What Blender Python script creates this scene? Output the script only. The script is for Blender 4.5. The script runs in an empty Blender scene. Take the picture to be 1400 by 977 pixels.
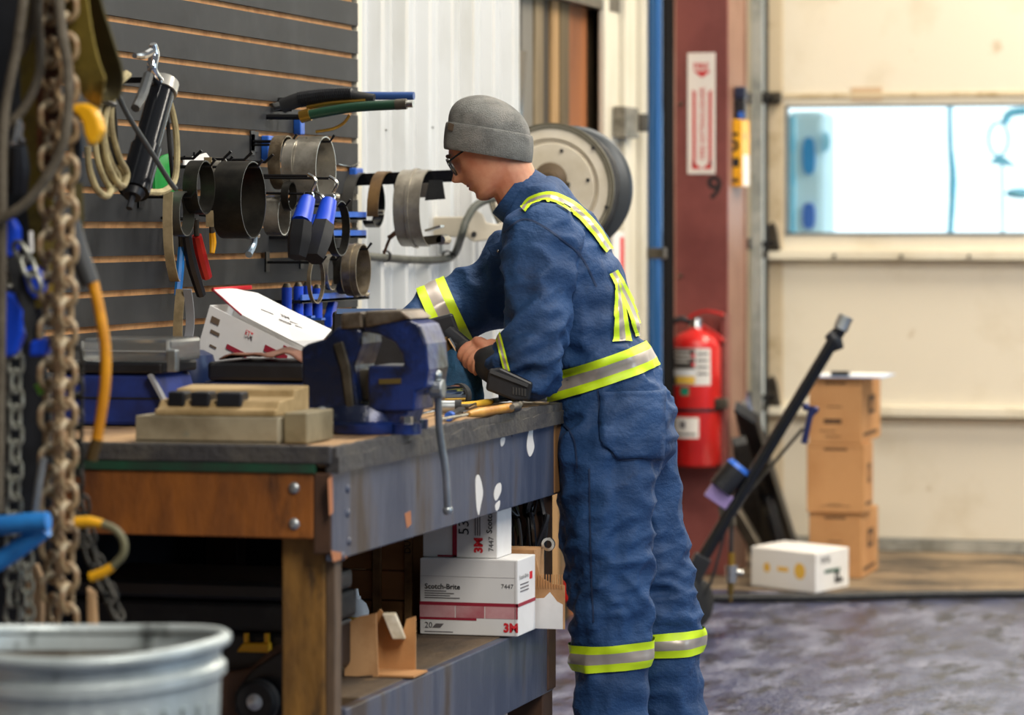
import bpy, bmesh, math, random
from mathutils import Vector, Matrix, Euler
from mathutils.bvhtree import BVHTree
from mathutils import noise as mnoise
random.seed(4)
V = Vector
PI = math.pi
scene = bpy.context.scene
C = scene.collection
# ------------------------------------------------------------------ camera
FPX = 4800.0                      # focal length in pixels of the 1400 px wide frame
HOR, CX = 309.0, 700.0            # horizon row, centre column
YAW = math.atan(1280/4800)        # the wall direction runs to the right of the view axis
CAM = V((0, 0, 1.35))
cd = bpy.data.cameras.new('camera'); cam = bpy.data.objects.new('camera', cd); C.objects.link(cam)
cam.location = CAM; cam.rotation_euler = (PI/2, 0, YAW)
cd.sensor_width = 36; cd.lens = 36*FPX/1400
cd.shift_y = -(488.5-HOR)/1400
cd.clip_start = 0.05; cd.clip_end = 100
cd.dof.use_dof = True; cd.dof.focus_distance = 8.15; cd.dof.aperture_fstop = 3.5
scene.camera = cam
# ------------------------------------------------------------------ light
w = bpy.data.worlds.new('world'); scene.world = w; w.use_nodes = True
bg = w.node_tree.nodes['Background']; bg.inputs[0].default_value = (0.86, 0.92, 1.0, 1); bg.inputs[1].default_value = 0.14
def area(name, loc, target, sx, sy, power, col):
    l = bpy.data.lights.new(name, 'AREA'); l.shape = 'RECTANGLE'; l.size = sx; l.size_y = sy; l.energy = power; l.color = col
    o = bpy.data.objects.new(name, l); C.objects.link(o); o.location = loc
    o.rotation_euler = (V(target)-V(loc)).to_track_quat('-Z', 'Y').to_euler()
    return o
area('ceiling_lamp_row', (-0.2, 8.8, 4.6), (-0.7, 8.8, 0), 0.5, 5.0, 240, (1.0, 0.93, 0.82))
area('ceiling_lamp_row', (-0.2, 13.0, 4.6), (0.2, 13.4, 0), 3.0, 0.5, 300, (1.0, 0.88, 0.70))
area('ceiling_lamp_row', (0.6, 3.6, 4.4), (-2.0, 7.0, 0.8), 0.6, 3.0, 200, (1.0, 0.94, 0.85))
area('open_bay_daylight', (6.5, 7.0, 2.6), (-2.5, 8.5, 1.0), 4.0, 3.5, 170, (0.6, 0.79, 1.0))
scene.view_settings.view_transform = 'Standard'; scene.view_settings.look = 'None'
scene.view_settings.exposure = 0.12; scene.view_settings.gamma = 1.0; scene.view_settings.use_curve_mapping = False
# ------------------------------------------------------------------ measuring helpers
FW = V((-math.sin(YAW), math.cos(YAW), 0)); RT = V((math.cos(YAW), math.sin(YAW), 0)); UP = V((0, 0, 1))
def ray(px, py): return FW + RT*((px-CX)/FPX) + UP*((HOR-py)/FPX)
def P(px, py, d): return CAM + ray(px, py)*d
def onX(px, py, X): r = ray(px, py); return CAM + r*((X-CAM.x)/r.x)
def onY(px, py, Y): r = ray(px, py); return CAM + r*((Y-CAM.y)/r.y)
def onZ(px, py, Z): r = ray(px, py); return CAM + r*((Z-CAM.z)/r.z)
# ------------------------------------------------------------------ materials
MATS = {}
def lin(c):
    return tuple((x/12.92 if x <= 0.04045 else ((x+0.055)/1.055)**2.4) for x in c)
def H(h):
    return lin(tuple(int(h[i:i+2], 16)/255 for i in (0, 2, 4)))
def mat(name, c1, rough=0.6, metal=0.0, c2=None, scale=8.0, amt=(0.4, 0.62), bump=0.0, bscale=60.0, stretch=(1, 1, 1), c3=None, scale3=30.0, amt3=(0.6, 0.7), spec=0.5, trans=0.0, rough2=None, alpha=1.0, detail=5.0, emit=0.0):
    if name in MATS: return MATS[name]
    m = bpy.data.materials.new(name); m.use_nodes = True
    nt = m.node_tree; N = nt.nodes; L = nt.links; b = N['Principled BSDF']
    c1 = H(c1) if isinstance(c1, str) else c1
    b.inputs['Base Color'].default_value = (*c1, 1)
    b.inputs['Roughness'].default_value = rough; b.inputs['Metallic'].default_value = metal
    b.inputs['Specular IOR Level'].default_value = spec
    if trans: b.inputs['Transmission Weight'].default_value = trans
    if alpha < 1: b.inputs['Alpha'].default_value = alpha
    if emit:
        b.inputs['Emission Color'].default_value = (*c1, 1); b.inputs['Emission Strength'].default_value = emit
    tc = N.new('ShaderNodeTexCoord'); mp = N.new('ShaderNodeMapping'); mp.inputs['Scale'].default_value = stretch
    L.new(tc.outputs['Object'], mp.inputs['Vector'])
    def noise(s, d=detail):
        n = N.new('ShaderNodeTexNoise'); n.inputs['Scale'].default_value = s; n.inputs['Detail'].default_value = d; n.inputs['Roughness'].default_value = 0.62
        L.new(mp.outputs[0], n.inputs['Vector']); return n.outputs['Fac']
    def ramp(f, a, bb):
        r = N.new('ShaderNodeMapRange'); r.inputs['From Min'].default_value = a; r.inputs['From Max'].default_value = bb
        L.new(f, r.inputs['Value']); return r.outputs[0]
    col = None
    def mix(fac, a, bb):
        x = N.new('ShaderNodeMix'); x.data_type = 'RGBA'; L.new(fac, x.inputs['Factor'])
        for v, i in ((a, 6), (bb, 7)):
            if isinstance(v, tuple): x.inputs[i].default_value = (*v, 1)
            else: L.new(v, x.inputs[i])
        return x.outputs[2]
    if c2 is not None:
        c2 = H(c2) if isinstance(c2, str) else c2
        f = ramp(noise(scale), *amt); col = mix(f, c1, c2)
        if rough2 is not None:
            r = N.new('ShaderNodeMapRange'); r.inputs['To Min'].default_value = rough; r.inputs['To Max'].default_value = rough2
            L.new(f, r.inputs['Value']); L.new(r.outputs[0], b.inputs['Roughness'])
    if c3 is not None:
        c3 = H(c3) if isinstance(c3, str) else c3
        f = ramp(noise(scale3), *amt3); col = mix(f, col if col is not None else c1, c3)
    if col is not None: L.new(col, b.inputs['Base Color'])
    if bump:
        bn = N.new('ShaderNodeBump'); bn.inputs['Strength'].default_value = bump; bn.inputs['Distance'].default_value = 0.02
        L.new(noise(bscale, 4), bn.inputs['Height']); L.new(bn.outputs[0], b.inputs['Normal'])
    MATS[name] = m; return m
# ------------------------------------------------------------------ mesh builder
def frame_from(z, hint=None):
    z = V(z).normalized(); h = V(hint) if hint is not None else (V((0, 0, 1)) if abs(z.z) < 0.95 else V((1, 0, 0)))
    x = h.cross(z)
    if x.length < 1e-6: x = V((1, 0, 0)).cross(z)
    x.normalize(); return x, z.cross(x)
class MB:
    def __init__(s, T=None): s.v = []; s.f = []; s.mi = []; s.T = T; s.cur = 0
    def add(s, vs, fs):
        o = len(s.v)
        s.v += [tuple(s.T @ V(p)) if s.T else tuple(p) for p in vs]
        s.f += [tuple(i+o for i in f) for f in fs]; s.mi += [s.cur]*len(fs); return s
    def slot(s, i): s.cur = i; return s
    def box(s, a, b):
        x0, y0, z0 = (min(a[i], b[i]) for i in range(3)); x1, y1, z1 = (max(a[i], b[i]) for i in range(3))
        return s.add([(x0,y0,z0),(x1,y0,z0),(x1,y1,z0),(x0,y1,z0),(x0,y0,z1),(x1,y0,z1),(x1,y1,z1),(x0,y1,z1)],
                     [(0,3,2,1),(4,5,6,7),(0,1,5,4),(1,2,6,5),(2,3,7,6),(3,0,4,7)])
    def obox(s, c, ax, ay, az):      # oriented box, half vectors
        c, ax, ay, az = map(V, (c, ax, ay, az)); vs = [c+ax*i+ay*j+az*k for k in (-1, 1) for (i, j) in ((-1,-1),(1,-1),(1,1),(-1,1))]
        fs = [(0,3,2,1),(4,5,6,7),(0,1,5,4),(1,2,6,5),(2,3,7,6),(3,0,4,7)]
        if ax.cross(ay).dot(az) < 0: fs = [f[::-1] for f in fs]
        return s.add(vs, fs)
    def bar(s, p0, p1, wx, wy, hint=None):   # rectangular bar between two points
        p0, p1 = V(p0), V(p1); x, y = frame_from(p1-p0, hint)
        return s.obox((p0+p1)/2, x*wx/2, y*wy/2, (p1-p0)/2)
    def rings(s, rs, cap=True, closed=False):
        n = len(rs[0]); o = [p for r in rs for p in r]; fs = []; m = len(rs)
        for i in range(m if closed else m-1):
            for j in range(n):
                a = i*n+j; b = i*n+(j+1) % n; c = ((i+1) % m)*n+(j+1) % n; d = ((i+1) % m)*n+j
                fs.append((a, b, c, d))
        if cap and not closed: fs.append(tuple(range(n))[::-1]); fs.append(tuple((m-1)*n+j for j in range(n)))
        return s.add(o, fs)
    def cyl(s, p0, p1, r0, r1=None, n=16, cap=True):
        p0, p1 = V(p0), V(p1); r1 = r0 if r1 is None else r1; x, y = frame_from(p1-p0)
        cs = [(math.cos(2*PI*k/n), math.sin(2*PI*k/n)) for k in range(n)]
        return s.rings([[p0+x*(c*r0)+y*(q*r0) for c, q in cs], [p1+x*(c*r1)+y*(q*r1) for c, q in cs]], cap)
    def tube(s, pts, r, n=8, closed=False, sub=4, cap=True):
        pts = [V(p) for p in pts]
        rr = list(r) if isinstance(r, (list, tuple)) else [r]*len(pts)
        if sub > 1 and len(pts) > 2: pts, rr = smooth_path(pts, rr, sub, closed)
        m = len(pts); rs = []; x = None
        for i in range(m):
            t = (pts[(i+1) % m]-pts[i-1]) if closed else pts[min(i+1, m-1)]-pts[max(i-1, 0)]
            t.normalize()
            if x is None: x, y = frame_from(t)
            else:
                x = x - t*x.dot(t)
                x.normalize(); y = t.cross(x)
            rs.append([pts[i]+x*(math.cos(2*PI*k/n)*rr[i])+y*(math.sin(2*PI*k/n)*rr[i]) for k in range(n)])
        return s.rings(rs, cap, closed)
    def lathe(s, prof, origin=(0,0,0), axis=(0,0,1), n=24, cap=True, a0=0, closed=False):
        o = V(origin); z = V(axis).normalized(); x, y = frame_from(z)
        rs = [[o+z*h+x*(r*math.cos(2*PI*k/n+a0))+y*(r*math.sin(2*PI*k/n+a0)) for k in range(n)] for r, h in prof]
        return s.rings(rs, cap, closed)
    def sphere(s, c, rx, ry=None, rz=None, n=14, m=9, M=None):
        ry = rx if ry is None else ry; rz = rx if rz is None else rz; c = V(c); rs = []
        for i in range(m+1):
            a = -PI/2+PI*i/m; q = max(math.cos(a), 0.02)
            pts = [V((rx*q*math.cos(2*PI*k/n), ry*q*math.sin(2*PI*k/n), rz*math.sin(a))) for k in range(n)]
            rs.append([c+(M @ p if M else p) for p in pts])
        return s.rings(rs)
    def prism(s, poly, o, ux, uy, t):   # polygon extruded along ux x uy by t
        o, ux, uy = V(o), V(ux), V(uy); nrm = ux.cross(uy).normalized()*t; n = len(poly)
        a = sum(poly[i][0]*poly[(i+1) % n][1]-poly[(i+1) % n][0]*poly[i][1] for i in range(n))
        if (a < 0): poly = poly[::-1]
        if t < 0: poly = poly[::-1]
        b = [o+ux*p[0]+uy*p[1] for p in poly]
        return s.add(b+[p+nrm for p in b], [tuple(range(n))[::-1], tuple(range(n, 2*n))]+[(i, (i+1) % n, n+(i+1) % n, n+i) for i in range(n)])
    def band(s, c, axis, r, wd, th=0.0015, a0=0, a1=2*PI, n=40, hint=None, ry=None):  # open or closed strap ring with thickness
        c = V(c); z = V(axis).normalized(); x, y = frame_from(z, hint); ry = r if ry is None else ry
        closed = abs(a1-a0) > 2*PI-1e-3; m = n if closed else n+1; rs = []
        for k in range(m):
            a = a0+(a1-a0)*k/n; d = lambda q: x*(math.cos(a)*(r+q))+y*(math.sin(a)*(ry+q))
            rs.append([c+d(th)-z*wd/2, c+d(th)+z*wd/2, c+d(-th)+z*wd/2, c+d(-th)-z*wd/2])
        return s.rings(rs, not closed, closed)
    def ribbon(s, pts, side, wd, th=0.003, sub=4):   # flat strap along a path
        pts = [V(p) for p in pts]
        if sub > 1 and len(pts) > 2: pts, _ = smooth_path(pts, [0]*len(pts), sub, False)
        rs = []
        for i, p in enumerate(pts):
            t = (pts[min(i+1, len(pts)-1)]-pts[max(i-1, 0)]).normalized(); sd = V(side); sd = (sd-t*sd.dot(t)).normalized(); nn = t.cross(sd)
            rs.append([p+sd*wd/2+nn*th/2, p-sd*wd/2+nn*th/2, p-sd*wd/2-nn*th/2, p+sd*wd/2-nn*th/2])
        return s.rings(rs)
    def mesh(s, name, mats, smooth=False):
        me = bpy.data.meshes.new(name); me.from_pydata(s.v, [], s.f)
        bm = bmesh.new(); bm.from_mesh(me); bmesh.ops.recalc_face_normals(bm, faces=bm.faces); bm.to_mesh(me); bm.free()
        for m in (mats if isinstance(mats, (list, tuple)) else [mats]): me.materials.append(m)
        if any(s.mi): me.polygons.foreach_set('material_index', s.mi)
        if smooth:
            me.polygons.foreach_set('use_smooth', [True]*len(me.polygons))
            try: me.set_sharp_from_angle(angle=smooth if isinstance(smooth, float) else 0.7)
            except Exception: pass
        me.update(); return me
    def build(s, name, mats, parent=None, smooth=False, bevel=0.0, label=None, cat=None, group=None, kind=None):
        o = bpy.data.objects.new(name, s.mesh(name, mats, smooth)); C.objects.link(o)
        if parent is not None: attach(o, parent)
        if bevel:
            md = o.modifiers.new('bevel', 'BEVEL'); md.width = bevel; md.segments = 2; md.limit_method = 'ANGLE'; md.angle_limit = 0.6
        tag(o, label, cat, group, kind); return o
def smooth_path(pts, rr, sub, closed):
    n = len(pts); out = []; ro = []
    for i in range(n if closed else n-1):
        g = lambda k: pts[k % n] if closed else pts[min(max(k, 0), n-1)]
        p0, p1, p2, p3 = g(i-1), g(i), g(i+1), g(i+2); r0, r1 = rr[i], rr[(i+1) % n]
        for j in range(sub):
            t = j/sub
            out.append(0.5*((2*p1)+(p2-p0)*t+(2*p0-5*p1+4*p2-p3)*t*t+(3*p1-p0-3*p2+p3)*t*t*t)); ro.append(r0+(r1-r0)*t)
    if not closed: out.append(pts[-1]); ro.append(rr[-1])
    return out, ro
def tag(o, label=None, cat=None, group=None, kind=None):
    if label: o['label'] = label
    if cat: o['category'] = cat
    if group: o['group'] = group
    if kind: o['kind'] = kind
    return o
WORLD = {}
def attach(o, parent):
    o.parent = parent
    p = parent; off = V((0, 0, 0))
    while p is not None: off += p.location; p = p.parent
    o.location = -off                 # meshes are modelled in world coordinates
    return o
def thing(name, loc, label, cat, group=None):
    o = bpy.data.objects.new(name, None); o.empty_display_size = 0.05; C.objects.link(o); o.location = V(loc)
    return tag(o, label, cat, group)
def link_copy(src, parent, M):        # another piece sharing mesh data, placed by a world matrix
    o = src.copy(); C.objects.link(o); o.parent = parent
    off = V((0, 0, 0)); p = parent
    while p is not None: off += p.location; p = p.parent
    o.matrix_local = Matrix.Translation(-off) @ M
    return o
def inst(me, name, parent, M):
    o = bpy.data.objects.new(name, me); C.objects.link(o); o.parent = parent
    off = V((0, 0, 0)); p = parent
    while p is not None: off += p.location; p = p.parent
    o.matrix_local = Matrix.Translation(-off) @ M
    return o
def text(s, o, ux, uy, size, material, parent, name='print', align='LEFT', sx=1.0, bold=0.0, lift=0.0012):
    cu = bpy.data.curves.new('txt', 'FONT'); cu.body = s; cu.size = 1.0; cu.align_x = align; cu.offset = bold; cu.resolution_u = 2
    to = bpy.data.objects.new('txt', cu); C.objects.link(to)
    dg = bpy.context.evaluated_depsgraph_get(); me = bpy.data.meshes.new_from_object(to.evaluated_get(dg))
    bpy.data.objects.remove(to); bpy.data.curves.remove(cu)
    ux, uy = V(ux).normalized(), V(uy).normalized(); nn = ux.cross(uy)
    for v in me.vertices: v.co = V(o)+ux*(v.co.x*size*sx)+uy*(v.co.y*size)+nn*lift
    me.materials.clear(); me.materials.append(material)
    ob = bpy.data.objects.new(name, me); C.objects.link(ob); attach(ob, parent); return ob
def quad(name, o, ux, uy, w_, h_, material, parent, lift=0.0008, th=0.0006):   # thin printed or stuck-on patch
    ux, uy = V(ux).normalized(), V(uy).normalized(); nn = ux.cross(uy).normalized()
    m = MB(); m.obox(V(o)+ux*w_/2+uy*h_/2+nn*(lift-th/2), ux*w_/2, uy*h_/2, nn*th/2)
    return m.build(name, material, parent)
EX, EY, EZ = V((1, 0, 0)), V((0, 1, 0)), V((0, 0, 1))
# ================================================================== THE SETTING
XW = -2.87; XS = -2.85; YD = 14.48
M_floor = mat('wet_concrete', '3a4160', 0.3, 0, '8f90a0', 4.2, (0.46, 0.76), 0.4, 26, (1.5, 0.5, 1), '1b1d2c', 7, (0.48, 0.62), rough2=0.62, detail=8)
M_apron = mat('dirty_concrete', '86735a', 0.7, 0, '3e352c', 2.2, (0.42, 0.62), 0.3, 25, (1, 1.6, 1), 'a08a6c', 7, (0.58, 0.7), detail=8)
M_white = mat('white_painted_steel', 'd0d1cf', 0.32, 0, 'bcbbb4', 3.0, (0.5, 0.75), stretch=(1, 1, 0.3), c3='8f8a7c', scale3=22, amt3=(0.72, 0.78))
M_cream = mat('cream_paint', 'dcd5c2', 0.45, 0, 'c2b79d', 2.5, (0.5, 0.75), stretch=(1, 1, 0.4), c3='877450', scale3=14, amt3=(0.7, 0.8))
M_creamdoor = mat('cream_door_panel', 'ded6c4', 0.5, 0, 'cbbfa6', 1.8, (0.5, 0.72), c3='a58a60', scale3=5.5, amt3=(0.66, 0.8), detail=7)
M_creamstile = mat('tan_door_stile', 'c9b99c', 0.5, 0, 'a08c68', 6, (0.5, 0.75), c3='6d5c44', scale3=18, amt3=(0.66, 0.74))
M_slat = mat('charcoal_laminate', '2c2d2f', 0.6, 0, '38393a', 5, (0.45, 0.7), spec=0.25, c3='1c1d20', scale3=3.2, amt3=(0.55, 0.7))
M_mdf = mat('bare_mdf', 'd39a62', 0.8, 0, 'b47c48', 14, (0.45, 0.65))
M_redsteel = mat('oxide_red_paint', '85463f', 0.5, 0, '6e342f', 3.0, (0.42, 0.65), c3='4a2622', scale3=7, amt3=(0.62, 0.78), detail=7)
M_brownsteel = mat('faded_red_brown_paint', '8f6a58', 0.5, 0, '77503f', 3.5, (0.45, 0.7))
M_galv = mat('galvanised_steel', 'b9bec0', 0.38, 0.85, '8f9698', 9, (0.42, 0.65), c3='5d6060', scale3=16, amt3=(0.66, 0.78))
M_steel = mat('bright_steel', 'c8c8c4', 0.22, 1.0, 'a3a29c', 20, (0.45, 0.65))
M_chrome = mat('chrome', 'e4e6e8', 0.08, 1.0)
M_darksteel = mat('dark_steel', '5c564c', 0.36, 0.6, '3b372f', 14, (0.42, 0.66))
M_black = mat('black_plastic', '15161a', 0.42, 0, '22242a', 12, (0.45, 0.7))
M_blackgloss = mat('black_gloss', '101216', 0.2)
M_rubber = mat('black_rubber', '1b1c1e', 0.6, 0, '2c2c2c', 20, (0.45, 0.7))
M_bluepaint = mat('blue_paint', '2c66c8', 0.4, 0, '1d3f8c', 10, (0.5, 0.7))
M_bluegrip = mat('blue_plastic', '1448d2', 0.35)
M_brightblue = mat('bright_blue_plastic', '2b86d6', 0.4, 0, '1c63ac', 8, (0.5, 0.7))
M_red = mat('red_enamel', 'cc2320', 0.28, 0, 'b51a1a', 6, (0.45, 0.7))
M_yellow = mat('yellow_plastic', 'f2b010', 0.45, 0, 'd88c0a', 10, (0.55, 0.75))
M_carton = mat('brown_cardboard', 'c08d5a', 0.8, 0, 'b27e4c', 5, (0.45, 0.7), bump=0.05, bscale=90)
M_cardin = mat('raw_cardboard', 'c79a6c', 0.85, 0, 'a5774b', 7, (0.45, 0.65))
M_wcarton = mat('white_cardboard', 'ebe9e6', 0.6, 0, 'dcd8d4', 6, (0.5, 0.8))
M_ink = mat('black_ink', '1d1a1a', 0.7)
M_greyink = mat('grey_ink', '6a6464', 0.7)
M_pinkink = mat('pink_ink', 'd6a2a4', 0.7, 0, 'c48084', 12, (0.4, 0.7))
M_redink = mat('crimson_ink', '9c1e34', 0.6)
M_logo = mat('bright_red_ink', 'd8202c', 0.6)
M_yink = mat('yellow_ink', 'edbd4a', 0.7)
M_wood = mat('worn_pine', '8a6238', 0.7, 0, '5c3c1e', 5, (0.42, 0.66), 0.2, 40, (1, 1, 0.15), '2f2114', 9, (0.62, 0.75))
M_glass = mat('window_glass', (0.9, 0.97, 1.0), 0.0, 0, trans=1.0, spec=0.3); MATS['window_glass'].node_tree.nodes['Principled BSDF'].inputs['IOR'].default_value = 1.03

def struct(mb, name, m, parent=None, **k): return mb.build(name, m, parent, kind=None if parent is not None else 'structure', **k)
# floor, and the dirty strip of concrete before the bay door
struct(MB().box((-3.4, -3, -0.1), (7, 12.8, 0)), 'floor', M_floor, label='wet dark concrete workshop floor with pale worn patches')
struct(MB().box((-3.4, 12.8, -0.1), (7, 19, 0.003)), 'floor', M_apron, label='dirty brown concrete strip in front of the bay door')
# left wall: sheet core and corrugated steel face up to the opening
struct(MB().box((-3.35, 1.0, 0), (-2.9, 10.9, 3.4)), 'wall_left', M_white, label='white painted wall behind the slat boards')
m = MB(); prof = []; y = 9.10
while y < 10.9:
    for (dy, dx) in ((0, 0), (0.045, 0), (0.052, 0.010), (0.066, 0.010), (0.073, 0), (0.118, 0), (0.125, 0.010), (0.139, 0.010), (0.146, 0), (0.185, 0), (0.196, 0.034), (0.224, 0.034), (0.235, 0)):
        if y+dy <= 10.9: prof.append((y+dy, -2.89+dx))
    y += 0.2351
prof.append((10.9, -2.89))
rs = [[V((x, yy, 0)) for yy, x in prof], [V((x, yy, 3.4)) for yy, x in prof]]
n = len(prof); m.add(rs[0]+rs[1], [(i, i+1, n+i+1, n+i) for i in range(n-1)])
struct(m, 'wall_left', M_white, label='white corrugated steel wall sheet beside the slat boards')
sheet = C.objects[-1]
md = sheet.modifiers.new('thick', 'SOLIDIFY'); md.thickness = 0.002
m = MB()
for (yy, zz) in ((9.45, 1.62), (9.45, 1.71), (9.9, 1.45), (9.92, 1.64), (10.5, 1.2), (10.62, 1.44), (9.7, 1.8), (10.2, 1.42), (10.3, 1.42)):
    m.cyl((-2.889, yy, zz), (-2.884, yy, zz), 0.0035, 0.002, 8)
m.build('screw_head', M_darksteel, sheet)
# slat boards
slat_panel = MB().box((-2.9, 3.2, 0.3), (-2.860, 9.045, 2.45)).build('wall_left', M_mdf, kind='structure', label='charcoal slat wall panel with bare wood grooves above the bench')
zg = [1.884+0.0759*k for k in range(-18, 7)]
me = MB().box((-2.861, 3.2, 0.0072), (XS, 9.07, 0.0759-0.0072)).mesh('slat', M_slat)
for z in zg: inst(me, 'slat', slat_panel, Matrix.Translation((0, 0, z)))
struct(MB().box((-2.9, 9.071, 0.2), (-2.853, 9.115, 3.4)), 'trim_1', M_cream, label='cream edge strip between slat boards and white corrugated wall')
# opening with the bare framing behind it
back = MB().box((-3.35, 10.9, 0), (-2.97, 12.32, 3.4)).build('wall_left', mat('dark_plywood', '4a3a28', 0.8, 0, '2c2118', 4, (0.4, 0.7)), kind='structure', label='open wall bay with bare wooden framing behind the hose reel')
pl = [(712, 728, 'grey_sheathing', '77736a', '5d584c'), (729, 741, 'weathered_stud', '8b7a5d', '54462f'), (741, 752, 'dark_stud', '3c3122', '261e14'), (752, 763, 'pale_stud', 'b08c5c', '84653c'), (763, 776, 'olive_plank', '6c5b3c', '4a3c26'),
      (776, 804, 'orange_plank', '9a5c2e', '74421f'), (804, 828, 'brown_plank', '5a4a30', '3a2e1c')]
for a, b, nm, c1, c2 in pl:
    ya, yb = onX(a, 200, -2.93).y, onX(b, 200, -2.93).y
    MB().box((-2.97, max(ya, 10.9)+0.006, 0), (-2.92-random.random()*0.03, min(yb, 12.31)-0.006, 3.4)).build('plank', mat(nm, c1, 0.8, 0, c2, 4, (0.4, 0.66), 0.2, 30, (1, 1, 0.2)), back, bevel=0.004)
MB().prism([(0, 0), (0.16, 0.0), (0.02, -0.52), (0, -0.5)], (-2.915, 10.92, 1.92), EY, EZ, 0.012).build('brace', M_blackgloss, back)
struct(MB().box((-2.97, 10.9, 2.115), (-2.88, 12.3, 2.2)), 'trim_2', M_darksteel, label='dark steel lintel across the top of the open wall bay')
struct(MB().box((-3.35, 12.32, 0), (-2.9, 14.6, 3.4)), 'wall_left', M_cream, label='cream wall between the open bay and the red column')
# white door jamb trims right of the opening
jamb = [(12.04, 12.11, 0.018), (12.13, 12.30, 0.008), (12.31, 12.36, 0.03), (12.38, 12.55, 0.015), (12.56, 12.64, 0.04)]
tr = MB().box((-2.9, 12.06, 0), (-2.892, 12.66, 3.4)).build('trim_3', M_cream, kind='structure', label='stepped cream jamb boards right of the open wall bay')
for a, b, h in jamb: MB().box((-2.892, a, 0), (-2.89+h, b, 3.4)).build('board', M_cream, tr, bevel=0.003)
lt = thing('wall_latch', (-2.86, 12.5, 1.7), 'small weathered steel hinge latch on the cream jamb boards', 'latch')
c = onX(863, 168, -2.85)
MB().box((-2.88, c.y-0.16, c.z-0.055), (-2.835, c.y+0.06, c.z+0.055)).build('plate', mat('weathered_zinc', '8d877a', 0.5, 0.5, '5c564a', 20), lt, bevel=0.004)
MB().cyl((-2.83, c.y+0.09, c.z-0.03), (-2.83, c.y+0.09, c.z+0.035), 0.022, n=12).build('pin', M_darksteel, lt)
sp = thing('wall_placard', (-2.87, 12.3, 1.0), 'narrow white placard with red stripe on the cream jamb', 'sign')
c = onX(851, 370, -2.862)
MB().box((-2.872, c.y-0.13, c.z-0.28), (-2.866, c.y+0.05, c.z+0.14)).build('plate', M_wcarton, sp)
MB().box((-2.867, c.y-0.02, c.z-0.26), (-2.8645, c.y+0.035, c.z+0.12)).build('stripe', M_logo, sp)
# blue pipe and black channel left of the column
pb = thing('blue_conduit_pipe', (-2.8, 12.8, 0), 'tall glossy blue pipe standing beside the black channel', 'pipe')
x0 = P(896, 300, 12.95)
MB().cyl((x0.x, x0.y, 0), (x0.x, x0.y, 3.4), 0.027, n=20).build('tube', mat('blue_glossy_pipe', '2f5f94', 0.1, 0.3), pb, smooth=True)
for z in (0.5, 1.25, 2.6): MB().box((-2.892, x0.y-0.03, z-0.02), (x0.x+0.038, x0.y+0.03, z+0.02)).build('clip', M_darksteel, pb, bevel=0.003)
MB().box((-2.89, 12.93, 0), (-2.852, 13.1, 3.4)).build('trim_4', mat('matt_black', '0c0c0e', 0.9, spec=0.1), kind='structure', bevel=0.004, label='black vertical channel between blue pipe and red column')
MB().box((-2.89, 13.12, 0), (-2.868, 13.2, 3.4)).build('trim_5', M_brownsteel, kind='structure', bevel=0.003, label='thin brown strip against the red column')
# red steel column: box face plus side flange
col = thing('steel_column', (-2.75, 13.45, 0), 'oxide red steel column with fire sign beside the bay door', 'column')
YC = 13.3; cl = onY(922, 200, YC).x; cr = onY(995, 200, YC).x
MB().box((cl, YC, 0), (cr, YC+0.02, 3.4)).build('flange', M_redsteel, col, bevel=0.002)
MB().box((cr-0.10, YC+0.02, 0), (cr-0.08, YC+0.34, 3.4)).build('web', M_brownsteel, col)
MB().box((cl, YC+0.34, 0), (cr+0.005, YC+0.36, 3.4)).build('flange', M_brownsteel, col, bevel=0.002)
MB().box((cr-0.012, YC+0.02, 0), (cr-0.002, YC+0.34, 3.4)).build('side_plate', M_brownsteel, col)
for (px, py) in ((932, 142), (931, 377)):
    q = onY(px, py, YC); MB().cyl(q, q-EY*0.012, 0.009, n=10).build('bolt_head', M_steel, col)
text('9', onY(966, 271, YC), EX, EZ, 0.125, M_ink, col, 'painted_number', bold=0.02)
MB().cyl((-2.74, 13.285, 0.0), (-2.74, 13.285, 0.01), 0.02).build('base_plate', M_darksteel, col)
# back wall, door jamb and track
DL = onY(1047, 400, YD).x; DR = 3.3
struct(MB().box((-3.35, YD+0.02, 0), (DL-0.02, YD+0.3, 3.4)), 'wall_back', M_cream, label='cream end wall behind the red column')
struct(MB().box((DR, YD+0.02, 0), (7, YD+0.3, 3.4)), 'wall_back', M_cream, label='cream end wall right of the bay door')
struct(MB().box((DL-0.02, YD+0.02, 2.75), (DR, YD+0.3, 3.4)), 'wall_back', M_cream, label='cream wall above the bay door')
tk = thing('door_track', (DL-0.05, YD-0.05, 0), 'pale steel vertical door track at the left edge of the bay door', 'track')
tx = onY(1036, 300, YD-0.08).x
MB().box((tx-0.022, YD-0.11, 0), (tx+0.022, YD-0.105, 3.4)).build('channel_face', M_galv, tk)
MB().box((tx-0.024, YD-0.11, 0), (tx-0.02, YD-0.05, 3.4)).build('channel_side', M_galv, tk)
MB().box((tx+0.026, YD-0.07, 0), (tx+0.036, YD-0.03, 3.4)).build('rubber_seal', M_rubber, tk)
# ------------------------------------------------------------------ sectional bay door
door = MB().box((DL, YD+0.03, 0.006), (DR, YD+0.05, 2.75)).build('door_1', M_cream, kind='structure', label='cream sectional bay door with long window strip')
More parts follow.
